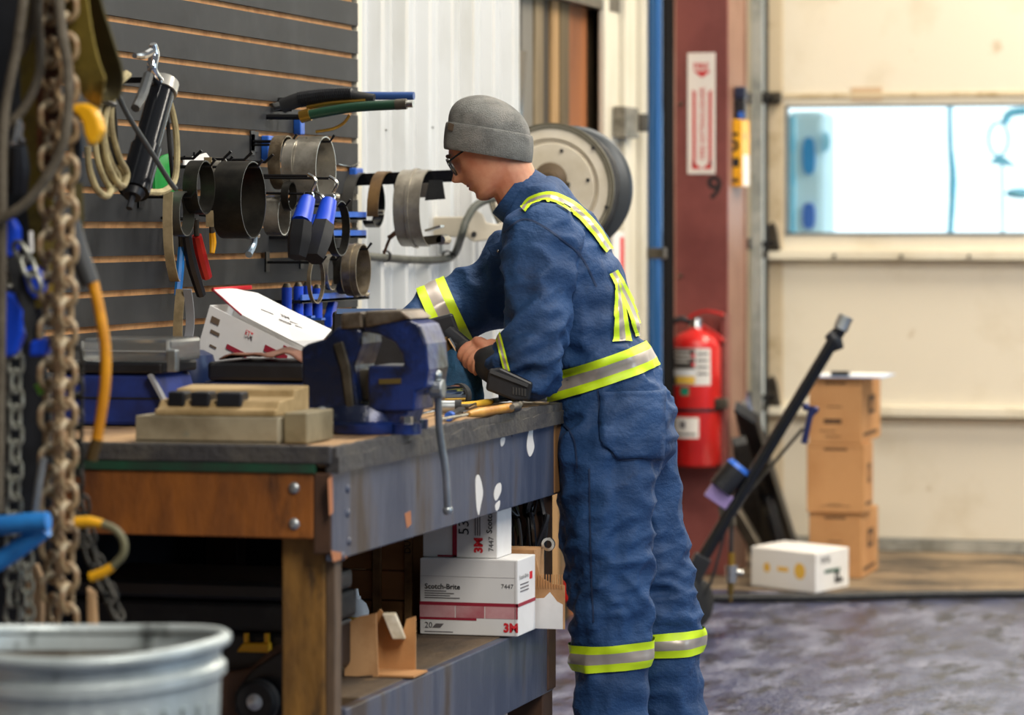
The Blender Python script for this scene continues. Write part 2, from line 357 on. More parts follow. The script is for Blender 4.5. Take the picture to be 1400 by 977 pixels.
# cut the window out of the backing sheet by building it from pieces instead
bpy.data.objects.remove(door)
zz = lambda py: onY(1200, py, YD).z
zb, z1, z2, z3, z4 = 0.006, zz(566), zz(353), zz(131), zz(-90)
wx0 = onY(1074, 230, YD).x; wz0, wz1 = zz(321), zz(143)
door = MB().box((DL, YD-0.012, zb), (DR, YD+0.03, zb+0.045)).build('door_1', mat('grey_bottom_rail', 'b4b4ac', 0.45, 0.4, '85857c', 8), kind='structure', label='cream sectional bay door with long window strip')
def panel(a, b, nm='door_section', x0=DL+0.07, mm=M_creamdoor): return MB().box((x0, YD, a+0.004), (DR, YD+0.045, b-0.004)).build(nm, mm, door, bevel=0.006)
panel(zb+0.045, z1); panel(z1, z2); panel(z3, z4)
# window section in four pieces round the pane
wsec = MB().box((DL+0.07, YD, z2+0.004), (DR, YD+0.045, wz0)).build('door_section', M_creamdoor, door, bevel=0.005)
MB().box((DL+0.07, YD, wz1), (DR, YD+0.045, z3-0.004)).build('top_rail', M_creamdoor, wsec, bevel=0.005)
MB().box((DL+0.07, YD, wz0), (wx0, YD+0.045, wz1)).build('end_rail', M_creamdoor, wsec, bevel=0.005)
fr = MB()
t = 0.010
fr.box((wx0, YD-0.006, wz0), (DR, YD+0.02, wz0+t)).box((wx0, YD-0.006, wz1-t), (DR, YD+0.02, wz1)).box((wx0, YD-0.006, wz0), (wx0+t, YD+0.02, wz1))
fr.build('window_frame', mat('grey_gasket', '70777a', 0.5), wsec)
MB().box((wx0+t, YD+0.012, wz0+t), (DR, YD+0.018, wz1-t)).build('window_pane', M_glass, wsec)
for a, b in ((zb, z1), (z1, z2), (z2, z3), (z3, z4)):
    MB().box((DL, YD-0.006, a+0.004), (DL+0.072, YD+0.04, b-0.004)).build('end_stile', M_creamstile, door, bevel=0.003)
for zc in (z1, z2):   # reinforcing struts over the joints
    MB().box((DL+0.02, YD-0.055, zc-0.012), (DR, YD, zc-0.002)).box((DL+0.02, YD-0.055, zc-0.012), (DR, YD-0.05, zc+0.028)).box((DL+0.02, YD-0.03, zc+0.022), (DR, YD, zc+0.034)).build('strut', M_cream, door, bevel=0.002)
MB().box((DL+0.07, YD-0.008, z3-0.006), (DR, YD, z3+0.012)).build('seam_strip', mat('tan_seam', 'c8b898', 0.6, 0, '94793f', 12, (0.5, 0.66)), door)
for k in range(9):
    x = DL+0.3+k*0.28; MB().cyl((x, YD-0.066, z2+0.01), (x, YD-0.05, z2+0.01), 0.008, n=8).build('bolt', M_darksteel, door)
MB().box((onY(1164, 120, YD).x, YD-0.005, zz(137)), (onY(1206, 120, YD).x, YD, zz(119))).build('tape_patch', mat('tan_tape', 'c3a98a', 0.6), door)
for py in (131, 330, 541):    # roller hinges at the left edge
    z = zz(py); rh = MB().prism([(0.0, -0.07), (0.085, -0.07), (0.075, -0.02), (0.06, 0.06), (0.045, 0.085), (0.02, 0.06), (0.008, 0.0)], (DL-0.01, YD-0.03, z), EX, EZ, -0.012) if py > 200 else MB().box((DL-0.02, YD-0.03, z-0.03), (DL+0.07, YD-0.01, z+0.02))
    h = rh.build('roller_hinge', M_darksteel, door, bevel=0.003)
    MB().cyl((DL-0.05, YD-0.05, z-0.01), (DL+0.05, YD-0.05, z-0.01), 0.011, n=10).build('roller_pin', M_blackgloss, h)
    MB().cyl((DL-0.065, YD-0.05, z-0.01), (DL-0.04, YD-0.05, z-0.01), 0.026, n=16).build('roller', M_black, h)
# outdoors: bright overcast sky, and the things standing outside the pane
sky = bpy.data.materials.new('overcast_sky'); sky.use_nodes = True
nb = sky.node_tree.nodes; b_ = nb['Principled BSDF']; b_.inputs['Base Color'].default_value = (0, 0, 0, 1); b_.inputs['Emission Color'].default_value = (0.86, 0.97, 1.0, 1); b_.inputs['Emission Strength'].default_value = 1.7
struct(MB().box((-6, 18.9, -0.1), (10, 19, 6)), 'outside_sky', sky, label='bright overcast sky seen through the bay door window')
M_cyan = mat('pale_cyan_paint', '7fd6f6', 0.6, 0, 'aee8fb', 9, (0.4, 0.7)); M_cyan2 = mat('ice_blue_paint', 'd6f5ff', 0.6)
area('outdoor_fill_lamp', (2.0, 15.2, 3.2), (1.6, 16.6, 1.4), 5, 0.8, 230, (0.9, 0.97, 1.0))  # fill lamp added outside to brighten the cyan pieces
q = onY(1300, 230, 16.0)
po = thing('utility_post', (q.x, 16, 0), 'thin crooked cyan post standing outside the bay door window', 'post')
MB().tube([(q.x+0.004, 16, 0), (q.x, 16, 0.9), (q.x-0.008, 16, 1.2), (q.x+0.01, 16, 1.55), (q.x-0.004, 16, 1.8), (q.x, 16, 2.5)], [0.016, 0.012, 0.013, 0.019, 0.012, 0.012], 8).build('pole', M_cyan, po, smooth=True)
q = onY(1105, 230, 16.0)
tp = thing('trailer_tail', (q.x, 16, 0), 'pale blue trailer tail with two oblong lamps outside the window', 'trailer')
MB().box((q.x-0.10, 16, 0), (q.x+0.075, 16.3, 1.88)).build('corner_post', M_cyan2, tp, bevel=0.03)
MB().box((q.x-0.085, 15.985, 0.2), (q.x-0.06, 16.01, 1.86)).build('rail', M_cyan, tp, bevel=0.006)
for (py, hh) in ((213, 0.085), (295, 0.06)):
    z = onY(1105, py, 16).z; ov = [(0.028*math.copysign(abs(math.cos(a))**0.6, math.cos(a)), hh*math.copysign(abs(math.sin(a))**0.8, math.sin(a))) for a in [2*PI*k/20 for k in range(20)]]
    MB().prism(ov, (q.x+0.005, 16.0, z), EX, EZ, 0.02).build('tail_lamp', mat('deep_cyan', '3f9fe0', 0.4) if hh > 0.07 else mat('deep_blue_lamp', '4a78cf', 0.4), tp)
MB().prism([(0, -0.045), (0.022, -0.03), (0.03, 0.0), (0.022, 0.04), (0.0, 0.05)], (q.x+0.075, 16.0, onY(1124, 195, 16).z), EX, EZ, 0.03).build('side_marker', M_cyan, tp)
q = onY(1365, 190, 16.0)
tm = thing('truck_mirror', (q.x, 16, 0), 'oval cyan truck mirror outside the right end of the window', 'mirror')
MB().band((q.x, 16, q.z), EY, 0.045, 0.03, 0.006, hint=EZ, ry=0.075).build('rim', M_cyan, tm, smooth=True)
MB().tube([(q.x+0.03, 16, q.z+0.07), (q.x+0.06, 16, q.z+0.12), (q.x+0.2, 16, q.z+0.13)], 0.02).build('bracket', M_cyan, tm, smooth=True)
MB().prism([(-0.05, 0), (0.08, -0.02), (0.02, 0.03), (-0.02, 0.03)], (q.x+0.01, 16, q.z-0.11), EX, EZ, 0.04).build('foot', M_cyan, tm)
MB().tube([(q.x+0.0, 16.05, 0), (q.x+0.02, 16.05, 0.6), (q.x+0.01, 16.05, q.z-0.1)], 0.008).build('arm', M_cyan2, tm, smooth=True)
MB().sphere((q.x+0.10, 16, onY(1390, 264, 16).z), 0.07, 0.03, 0.025).build('lower_lamp', M_cyan, tm, smooth=True)
# ================================================================== WORKBENCH
BX0, BX1, BY0, BY1, BZ = -2.80, -1.956, 6.07, 7.757, 0.948
M_benchtop = mat('oily_bench_top', 'b8946a', 0.7, 0, '7c6042', 4.5, (0.42, 0.62), 0.25, 30, (1.5, 0.5, 1), '2a241e', 3.0, (0.6, 0.74), detail=7)
M_benchdark = mat('blackened_bench_edge', '3d3b3c', 0.6, 0, '565149', 9, (0.45, 0.7), 0.3, 40)
M_apronblue = mat('blue_grey_painted_plate', '3c4458', 0.4, 0, '5f6474', 5, (0.45, 0.62), 0.1, 30, (1, 1, 0.25), '40352f', 5, (0.52, 0.64), detail=7)
M_rustbeam = mat('rusty_stained_beam', '96581f', 0.55, 0, '5a3216', 5, (0.42, 0.6), 0.15, 40, (1, 1, 0.35), '2e1d12', 7, (0.6, 0.72), detail=6)
M_leg = mat('worn_yellow_post', '9c7030', 0.65, 0, '6a4a1e', 7, (0.42, 0.62), 0.2, 40, (1, 1, 0.35), '352716', 13, (0.58, 0.68))
M_browncorner = mat('dark_brown_wood', '4f3524', 0.6, 0, '35241a', 6)
M_shelf = mat('dusty_shelf_board', '5f4d38', 0.75, 0, '3c3126', 4, (0.42, 0.64), 0.2, 30, (1.5, 0.5, 1), '83694a', 6, (0.6, 0.72))
M_paint = mat('white_paint_splash', 'e2dfda', 0.5)
bench = thing('workbench', ((BX0+BX1)/2, 6.9, 0), 'heavy worn workbench with blue steel apron and rusty end beam', 'workbench')
n = 5; wdt = (BX1-BX0)/n
for i in range(n):
    MB().box((BX0+i*wdt+0.001, BY0, BZ-0.036+random.random()*0.001), (BX0+(i+1)*wdt-0.001, BY1, BZ-random.random()*0.0015)).build('top_board', M_benchtop, bench, bevel=0.003)
ft = MB(); jag = [(BY0, BZ-0.045)]; nj = 90
jag += [(BY1, BZ-0.045)]+[(BY1-(BY1-BY0)*k/nj, BZ+0.001+0.005*mnoise.noise(V((k*0.31, 3.1, 0)))+0.002*mnoise.noise(V((k*1.7, 0, 0)))) for k in range(nj+1)]
ft.prism(jag, (BX1-0.012, 0, 0), EY, EZ, 0.02)
jag = [(BY0, BZ-0.046), (BY1, BZ-0.046)]+[(BY1-(BY1-BY0)*k/nj, BZ-0.016+0.006*mnoise.noise(V((k*0.23, 9.1, 0)))+0.003*mnoise.noise(V((k*1.3, 5, 0)))) for k in range(nj+1)]
ft.prism(jag, (BX1+0.0075, 0, 0), EY, EZ, 0.005)
ft.build('front_edge', M_benchdark, bench)
MB().box((BX0, BY0-0.012, BZ-0.03), (BX1, BY0+0.002, BZ+0.004)).build('end_edge', M_benchdark, bench, bevel=0.004)
MB().box((BX0, BY0-0.010, BZ-0.046), (BX1-0.03, BY0+0.002, BZ-0.03)).build('green_strip', mat('green_painted_strip', '1d4a34', 0.5, 0, '2a2f2a', 6), bench)
MB().box((BX1-0.012, BY0, 0.742), (BX1, BY1, BZ-0.045)).build('apron_plate', M_apronblue, bench, bevel=0.002)
MB().box((BX0, BY0-0.006, 0.782), (BX1-0.035, BY0+0.045, BZ-0.046)).build('end_beam', M_rustbeam, bench, bevel=0.003)
MB().box((BX1-0.035, BY0-0.004, 0.755), (BX1-0.001, BY0+0.05, BZ-0.046)).build('corner_post', M_browncorner, bench, bevel=0.003)
MB().box((BX1-0.012, BY1-0.055, 0.745), (BX1+0.003, BY1+0.003, BZ-0.046)).build('end_block', M_wood, bench, bevel=0.003)
MB().box((BX0, BY1-0.05, 0.75), (BX1-0.014, BY1, BZ-0.04)).build('end_beam', M_wood, bench)
for (lx0, lx1, ly0) in ((onY(385, 850, BY0+0.03).x, onY(444, 850, BY0+0.03).x, BY0+0.03), (BX1-0.10, BX1-0.015, BY1-0.09), (BX0+0.02, BX0+0.1, BY0+0.03), (BX0+0.02, BX0+0.1, BY1-0.09)):
    MB().box((lx0, ly0, 0), (lx1, ly0+0.085, BZ-0.04)).build('leg', M_leg if ly0 < 7 and lx0 > -2.5 else M_browncorner, bench, bevel=0.004)
lx = onY(444, 850, BY0+0.03).x
MB().box((lx, BY0+0.035, 0), (BX1-0.006, BY0+0.075, 0.742)).build('leg_cheek', mat('grey_brown_board', '77604a', 0.7, 0, '4f3f31', 7, (0.42, 0.64), 0.1, 30, (1, 1, 0.3)), bench, bevel=0.003)
for i in range(4):
    w_ = (BX1-0.03-(BX0+0.02))/4
    MB().box((BX0+0.02+i*w_+0.001, BY0+0.265, 0.425), (BX0+0.02+(i+1)*w_-0.001, BY1-0.01, 0.46)).build('shelf_board', M_shelf, bench, bevel=0.003)
MB().box((BX1-0.035, BY0+0.12, 0.295), (BX1-0.012, BY1-0.006, 0.458)).build('shelf_beam', M_apronblue, bench, bevel=0.003)
MB().box((BX1-0.033, BY1-0.07, 0.30), (BX1-0.008, BY1-0.002, 0.452)).build('shelf_block', M_browncorner, bench, bevel=0.003)
for (px, py) in ((402, 667), (402, 716)):
    q = onY(px, py, BY0-0.006); MB().sphere(q, 0.011, 0.006, 0.011, 12, 6).build('bolt_head', M_galv, bench, smooth=True)
for (px, py) in ((475, 668), (475, 701), (477, 740), (468, 760), (700, 592), (745, 574)):
    q = onX(px, py, BX1); MB().sphere(q, 0.005, 0.0085, 0.0085, 12, 6).build('bolt_head', M_apronblue, bench, smooth=True)
for pts in (((650, 655), (655, 650), (660, 672), (657, 690), (654, 704), (651, 690)), ((678, 664), (684, 660), (685, 670), (681, 680), (677, 684), (675, 676)), ((724, 582), (729, 578), (728, 596), (730, 612), (724, 624), (720, 610)), ((677, 690), (683, 684), (682, 694), (678, 698)), ((684, 600), (690, 598), (689, 606), (685, 610))):
    o = [onX(a, b, BX1) for a, b in pts]
    MB().prism([(p.y, p.z) for p in smooth_path(o, [0]*len(o), 4, True)[0]], (BX1, 0, 0), EY, EZ, 0.0008).build('paint_splash', M_paint, bench)
for pts in (((553, 702), (561, 698), (562, 716), (556, 722)), ((548, 612), (556, 606), (556, 614), (550, 618)), ((640, 600), (646, 596), (646, 604), (641, 606)), ((448, 655), (454, 650), (455, 700), (450, 705)), ((452, 752), (470, 756), (474, 762), (455, 768))):
    o = [onX(a, b, BX1) for a, b in pts]
    MB().prism([(p.y, p.z) for p in o], (BX1, 0, 0), EY, EZ, 0.0008).build('rust_patch', mat('bare_rust_patch', 'b07048', 0.7), bench)
MB().box((BX0+0.004, BY0+0.1, 0.2), (BX0+0.016, BY1-0.03, BZ-0.04)).build('shade_back_sheet', M_black, bench)  # added black sheet, stands in for the shade under the bench
MB().box((BX0+0.002, BY1-0.035, 0.3), (BX1-0.016, BY1-0.025, 0.76)).build('shade_end_sheet', M_black, bench)  # second added sheet, blacks out the shaded far end below the top
# ------------------------------------------------------------------ vise
YV = 6.50
M_vise = mat('chipped_blue_vise_paint', '1a3070', 0.28, 0.1, '0d1730', 7, (0.4, 0.58), 0.15, 40, c3='14141a', scale3=9, amt3=(0.5, 0.62))
M_visejaw = mat('worn_jaw_steel', '7d7264', 0.4, 0.7, '4a3d30', 16, (0.42, 0.66), 0.2, 60)
vc = V((-2.05, YV+0.07, BZ))
vise = thing('bench_vise', vc, 'large chipped blue bench vise bolted on the near bench corner', 'vise')
def vpoly(px, y=YV): return [((q := onY(a, b, y)).x, q.z) for a, b in px]
def vprism(nm, px, m, y=YV, t=0.14, parent=vise, bevel=0.006):
    return MB().prism(vpoly(px, y), (0, y, 0), EX, EZ, -t).build(nm, m, parent, bevel=bevel)
mj = vprism('movable_jaw', [(497, 446), (497, 452), (520, 458), (540, 468), (550, 486), (552, 500), (503, 500), (503, 562), (566, 562), (568, 536), (582, 530), (586, 505), (583, 470), (573, 444), (556, 436), (540, 436)], M_vise)
vprism('jaw_top', [(499, 425), (548, 424), (562, 436), (540, 440), (499, 448)], M_visejaw, y=YV-0.004, t=0.148, bevel=0.004)
vprism('fixed_jaw', [(411, 476), (420, 470), (444, 463), (462, 446), (480, 446), (493, 450), (494, 470), (484, 500), (492, 564), (432, 572), (414, 556)], M_vise)
vprism('jaw_plate', [(466, 428), (494, 426), (496, 448), (466, 450)], M_visejaw, y=YV-0.004, t=0.148, bevel=0.004)
vprism('rib', [(455, 470), (468, 466), (478, 500), (484, 560), (474, 562), (466, 505)], M_darksteel, y=YV-0.006, t=0.02, bevel=0.003)
vprism('slide', [(480, 505), (568, 505), (568, 548), (480, 548)], M_darksteel, y=YV+0.03, t=0.08, bevel=0.003)
vprism('name_plate', [(518, 518), (548, 517), (548, 524), (518, 525)], mat('worn_brass_letters', '6d5c30', 0.5, 0.5), y=YV-0.003, t=0.006, bevel=0)
vb = MB(); vb.lathe([(0.105, 0), (0.108, 0.004), (0.108, 0.018), (0.09, 0.024), (0.085, 0.04), (0.075, 0.055), (0.0, 0.056)], vc, EZ, 28)
for a in (-0.5, 0.9, 2.4, 3.9): vb.cyl(vc+V((math.cos(a)*0.115, math.sin(a)*0.115, 0)), vc+V((math.cos(a)*0.115, math.sin(a)*0.115, 0.02)), 0.03, n=14)
vb.build('swivel_base', M_vise, vise, smooth=True)
for a in (-0.5, 0.9, 2.4, 3.9): MB().cyl(vc+V((math.cos(a)*0.115, math.sin(a)*0.115, 0.02)), vc+V((math.cos(a)*0.115, math.sin(a)*0.115, 0.034)), 0.013, n=6).build('base_bolt', M_steel, vise)
vprism('pedestal', [(440, 555), (560, 555), (548, 590), (440, 590)], M_vise, y=YV+0.01, t=0.12)
q0 = onY(440, 563, YV-0.01); q1 = onY(424, 588, YV-0.03)
MB().tube([q0, (q0+q1)/2+V((-0.004, 0, 0.004)), q1], [0.006, 0.008, 0.007], 8).build('lock_lever', M_steel, vise, smooth=True)
MB().sphere(q0, 0.012).build('lever_knob', M_galv, vise, smooth=True)
ym = YV+0.07; s0 = onY(566, 531, ym); s1 = onY(592, 531, ym)
MB().cyl(s0, s1, 0.0125, n=16).build('screw', M_steel, vise, smooth=True)
MB().cyl(s1-EX*0.004, s1+EX*0.022, 0.019, n=16).build('screw_head', M_galv, vise, bevel=0.003)
hx = s1+EX*0.01
h1 = onX(612, 697, hx.x)
hd = MB().tube([hx+V((-0.003, 0, 0.024)), hx, (hx*2+h1)/3+V((-0.004, 0, 0)), (hx+h1*2)/3+V((0.002, 0, 0)), h1], 0.0075, 10).build('handle', M_galv, vise, smooth=True)
MB().sphere(h1, 0.0105).build('handle_knob', M_galv, hd, smooth=True); MB().sphere(hx+V((-0.003, 0, 0.026)), 0.0115).build('handle_knob', M_galv, hd, smooth=True)
# ------------------------------------------------------------------ tray with socket insert
M_tray = mat('grimy_beige_metal', 'a39a82', 0.5, 0.1, '7a705a', 6, (0.42, 0.66), c3='5b7a78', scale3=5, amt3=(0.6, 0.75))
M_foam = mat('tan_foam_insert', 'b49a6e', 0.8, 0, '8c7449', 8)
ty = 6.13
tx0, tx1, tx2 = onY(185, 600, ty).x, onY(380, 600, ty).x, onY(415, 600, ty).x
tray = thing('socket_tray', ((tx0+tx1)/2, ty+0.1, BZ), 'grimy beige metal tray with three black sockets at the bench end', 'tray')
MB().box((tx0, ty, BZ+0.001), (tx1, ty+0.006, BZ+0.050)).build('front_wall', M_tray, tray, bevel=0.002)
MB().box((tx0, ty, BZ+0.001), (tx1, ty+0.24, BZ+0.006)).build('bottom', M_tray, tray)
MB().box((tx0, ty+0.234, BZ+0.001), (tx1, ty+0.24, BZ+0.055)).build('back_wall', M_tray, tray, bevel=0.002)
for x in (tx0, tx1-0.006): MB().box((x, ty+0.006, BZ+0.001), (x+0.006, ty+0.234, BZ+0.05)).build('side_wall', M_tray, tray, bevel=0.002)
ti = MB().prism([(0.0, 0.03), (0.0, 0.052), (0.05, 0.066), (0.2, 0.098), (0.2, 0.04)], (tx0+0.045, ty+0.012, BZ), EY, EZ, 0)
ti = MB(); x0, x1 = tx0+0.035, tx1-0.008
pr = [(0.0, 0.050), (0.0, 0.062), (0.018, 0.064), (0.03, 0.078), (0.11, 0.082), (0.115, 0.095), (0.2, 0.1), (0.2, 0.05)]
ti.add([(x0, ty+0.008+a, BZ+b) for a, b in pr]+[(x1, ty+0.008+a, BZ+b) for a, b in pr], [tuple(range(8)), tuple(range(8, 16))[::-1]]+[(i, (i+1) % 8, 8+(i+1) % 8, 8+i) for i in range(8)])
ti.build('insert', M_foam, tray, bevel=0.003)
for (a, b) in ((235, 258), (266, 292), (301, 336)):
    xa, xb = onY(a, 560, ty+0.05).x, onY(b, 560, ty+0.05).x
    MB().box((xa, ty+0.026, BZ+0.065), (xb, ty+0.07, BZ+0.094)).build('socket', M_black, tray, bevel=0.004)
MB().box((tx1+0.004, ty+0.02, BZ+0.001), (tx2, ty+0.18, BZ+0.058)).build('steel_block', mat('tan_steel_block', '8f8468', 0.6, 0.2, '6c6248', 10), bevel=0.003, label='small tan steel block between the socket tray and vise', cat='block')
# ------------------------------------------------------------------ dark case with brown cloth
M_navy = mat('navy_case', '1c2a52', 0.5, 0, '12182c', 5)
y = 6.78; xa, xb = onY(276, 540, y).x, onY(418, 540, y).x
case = thing('navy_tool_case', ((xa+xb)/2, y+0.1, BZ), 'dark navy tool case with black lid behind the vise', 'case')
MB().box((xa, y, BZ+0.001), (xb, y+0.22, BZ+0.085)).build('body', M_navy, case, bevel=0.008)
MB().box((xa+0.012, y-0.004, BZ+0.086), (xb, y+0.224, BZ+0.125)).build('lid', M_black, case, bevel=0.008)
cz = BZ+0.1255; cm = MB(); g = 14; gv = []
xc0, xc1 = onY(300, 490, y).x, onY(412, 490, y).x
for i in range(g+1):
    for j in range(8):
        u = i/g; v = j/7; ed = min(u, 1-u)*2
        gv.append((xc0+(xc1-xc0)*u, y+0.0+0.19*v, cz+0.003+0.016*min(1, ed*1.8)*(0.7+0.3*math.sin(u*9+v*3))+0.004*math.sin(u*17)))
cm.add(gv, [(i*8+j, (i+1)*8+j, (i+1)*8+j+1, i*8+j+1) for i in range(g) for j in range(7)])
cl_ = cm.build('work_rag', mat('brown_rag', '7a5240', 0.9, 0, '5c3a2c', 9, bump=0.3, bscale=50), smooth=True, label='crumpled brown rag lying on the dark navy case', cat='rag')
md = cl_.modifiers.new('t', 'SOLIDIFY'); md.thickness = 0.003; md.offset = 1
# ------------------------------------------------------------------ open white carton on the bench
yc = 7.05
oc = thing('open_carton', onY(350, 500, yc), 'white carton with open red-edged flap leaning on the bench', 'carton')
def cp(px, py, y=yc): return onY(px, py, y)
A, B_, Cc, D_ = cp(287, 417), cp(425, 486), cp(398, 560), cp(262, 505)
dy = EY*0.16
bm_ = MB().add([A, B_, Cc, D_, A+dy, B_+dy, Cc+dy, D_+dy], [(0, 1, 2, 3)[::-1], (4, 5, 6, 7), (0, 4, 7, 3), (1, 2, 6, 5), (3, 7, 6, 2)])
bx_ = bm_.build('body', M_wcarton, oc); bx_.modifiers.new('t', 'SOLIDIFY').thickness = 0.003
f0, f1 = cp(329, 431), cp(428, 482)
e0, e1 = cp(292, 396, yc+0.03), cp(343, 392, yc+0.13)
fl = MB(); gv = []
L0 = [cp(329, 431), cp(362, 448), cp(400, 467), cp(430, 482)]
L1 = [cp(310, 413, yc+0.03), cp(348, 428, yc+0.04), cp(392, 446, yc+0.04), cp(441, 466, yc+0.02)]
L2 = [cp(292, 397, yc+0.08), cp(340, 411, yc+0.09), cp(390, 432, yc+0.08), cp(447, 459, yc+0.05)]
L3 = [cp(318, 395, yc+0.12), cp(352, 402, yc+0.13), cp(395, 424, yc+0.12), cp(453, 452, yc+0.08)]
rows = [L0, L1, L2, L3]
fl.add([p for r in rows for p in r], [(i*4+j, i*4+j+1, (i+1)*4+j+1, (i+1)*4+j) for i in range(3) for j in range(3)])
fo = fl.build('flap', M_wcarton, oc); fo.modifiers.new('t', 'SOLIDIFY').thickness = 0.003
MB().tube([cp(291, 396, yc+0.08), cp(318, 394, yc+0.12), cp(344, 392.5, yc+0.13)], 0.005, 6).build('red_edge', M_logo, oc)
MB().tube([cp(292, 397, yc+0.075), cp(310, 413, yc+0.025), cp(330, 430.5, yc-0.002)], 0.0022, 6).build('red_edge', M_redink, oc)
ux = (B_-A).normalized(); uy = (A-D_).normalized(); nrm = -EY
def on_c(u, v): return A+ux*u-uy*v
def cq(nm, u, v, w_, h_, m): return MB().obox(on_c(u+w_/2, v+h_/2)-EY*0.0026, ux*w_/2, uy*h_/2, EY*0.0004).build(nm, m, oc)
cq('red_band', 0.062, 0.058, 0.05, 0.010, M_redink); cq('red_band', 0.145, 0.022, 0.055, 0.014, M_redink); cq('red_line', 0.185, 0.005, 0.04, 0.004, M_redink)
cq('logo', 0.095, 0.012, 0.018, 0.010, M_logo); cq('print', 0.012, 0.018, 0.02, 0.013, mat('brown_ink', '6d5a48', 0.7)); cq('print', 0.018, 0.045, 0.022, 0.007, MATS['brown_ink']); cq('print', 0.025, 0.075, 0.016, 0.004, MATS['brown_ink'])
text('3M', on_c(0.096, 0.024)-EY*0.004, ux, uy, 0.016, M_wcarton, oc, bold=0.03)
fx, fy = (L1[3]-L1[0]).normalized(), (L2[1]-L1[1]).normalized()
fo_ = L1[1]+(L1[2]-L1[1])*0.9
for k, (u, v, l) in enumerate(((-0.01, 0.010, 0.03), (0.03, 0.012, 0.05), (0.02, 0.024, 0.06), (-0.05, 0.026, 0.03))):
    MB().obox(fo_+fx*(u+l/2)+fy*v+fx.cross(fy)*0.007, fx*l/2, fy*0.002, fx.cross(fy)*0.0006).build('print', M_greyink, oc)
text('3M', fo_+fx*0.0+fy*0.034, fx, fy, 0.018, M_greyink, oc, bold=0.02, lift=0.008)
# ------------------------------------------------------------------ blue tool box with clear organiser on top
y = 6.62; xa, xb = onY(70, 550, y).x, onY(226, 550, y).x
tb = thing('blue_tool_box', ((xa+xb)/2, y+0.1, BZ), 'dark blue tool box on the bench behind the yellow hose', 'tool box')
def ty_(py): return onY(165, py, y).z
MB().prism([(xa, BZ+0.001), (xb+0.01, BZ+0.001), (xb, BZ+0.04), (xb-0.02, BZ+0.105), (xa, BZ+0.105)], (0, y, 0), EX, EZ, -0.2).build('body', mat('royal_blue_fabric', '17307c', 0.6, 0, '10205a', 8), tb, bevel=0.008)
MB().box((xa-0.005, y-0.006, BZ+0.106), (xb-0.005, y+0.2, BZ+0.128)).build('lid', M_black, tb, bevel=0.005)
MB().ribbon([(xb-0.03, y-0.006, BZ+0.105), (xb-0.004, y-0.006, BZ+0.06), (xb+0.012, y-0.006, BZ+0.03), (xb+0.04, y-0.006, BZ+0.012)], EY, 0.02, 0.006).build('edge_band', mat('grey_webbing', '8a8c90', 0.7), tb)
MB().box((xa, y-0.002, BZ+0.055), (xb-0.012, y, BZ+0.058)).build('seam', M_black, tb)
og = thing('clear_organiser', ((xa+xb)/2, y+0.1, BZ+0.129), 'clear plastic organiser box sitting on the dark blue tool box', 'organiser')
xo0, xo1 = onY(112, 490, y).x, onY(233, 490, y).x
MB().box((xo0, y+0.0, BZ+0.129), (xo1, y+0.18, BZ+0.176)).build('shell', mat('clear_grey_plastic', 'b8bcbc', 0.15, 0, trans=0.85), og, bevel=0.008)
for (a, b) in (((xo0, y-0.003, BZ+0.131), (xo0+0.004, y, BZ+0.17)), ((xo0, y-0.003, BZ+0.15), (xo1, y-0.001, BZ+0.152)), ((xo1-0.008, y-0.003, BZ+0.131), (xo1-0.002, y, BZ+0.172))):
    MB().box(a, b).build('rib', mat('frosted_plastic', 'a9adad', 0.4), og)
MB().box((xo1-0.004, y-0.012, BZ+0.11), (xo1+0.016, y+0.01, BZ+0.155)).build('latch', M_galv, og, bevel=0.003)
y = 6.95; q = onY(248, 530, y)
MB().lathe([(0.03, 0.001), (0.05, 0.002), (0.058, 0.03), (0.058, 0.10), (0.05, 0.13), (0.03, 0.14), (0.0, 0.141)], (q.x, y+0.05, BZ), EZ, 24).build('blue_jug', mat('navy_plastic', '17284e', 0.35), smooth=True, label='rounded navy plastic jug behind the socket tray', cat='jug')
# ------------------------------------------------------------------ small tools on the far half of the bench
def bz(px, py, h=0.0): return onZ(px, py, BZ+h)
M_amber = mat('amber_handle', 'd39a3c', 0.4, 0, 'b0742a', 14)
def screwdriver(pa, pb, pc, rh, label, mh, cap=None):     # handle from pa to pb, shaft to pc
    a, b, c = bz(*pa, rh+0.001), bz(*pb, rh+0.001), bz(*pc, rh+0.001)
    t = thing('screwdriver', V((a.x, a.y, BZ)), label, 'screwdriver')
    d = (b-a); MB().tube([a, a+d*0.08, a+d*0.4, a+d*0.75, b], [rh*0.7, rh, rh*0.85, rh, rh*0.55], 10, sub=3).build('handle', mh, t, smooth=True)
    MB().cyl(b, c, 0.0035, n=8).build('shaft', M_steel, t, smooth=True)
    if cap: MB().cyl(a-d*0.03, a+d*0.12, rh*1.05, n=12).build('end_cap', cap, t, smooth=True)
    return t
screwdriver((705, 556), (640, 566), (600, 573), 0.011, 'amber handled screwdriver lying nearest the bench front edge', M_amber, M_darksteel)
screwdriver((672, 549), (618, 556), (575, 566), 0.008, 'slim yellow handled screwdriver beside the amber one', mat('yellow_handle', 'e3b43a', 0.4))
screwdriver((614, 569), (634, 559), (650, 552), 0.009, 'short black and blue screwdriver on the near tan bench top', M_black, M_bluepaint)
screwdriver((675, 561), (650, 562), (632, 563), 0.008, 'dark stubby screwdriver half under the amber handle', M_black, M_bluepaint)
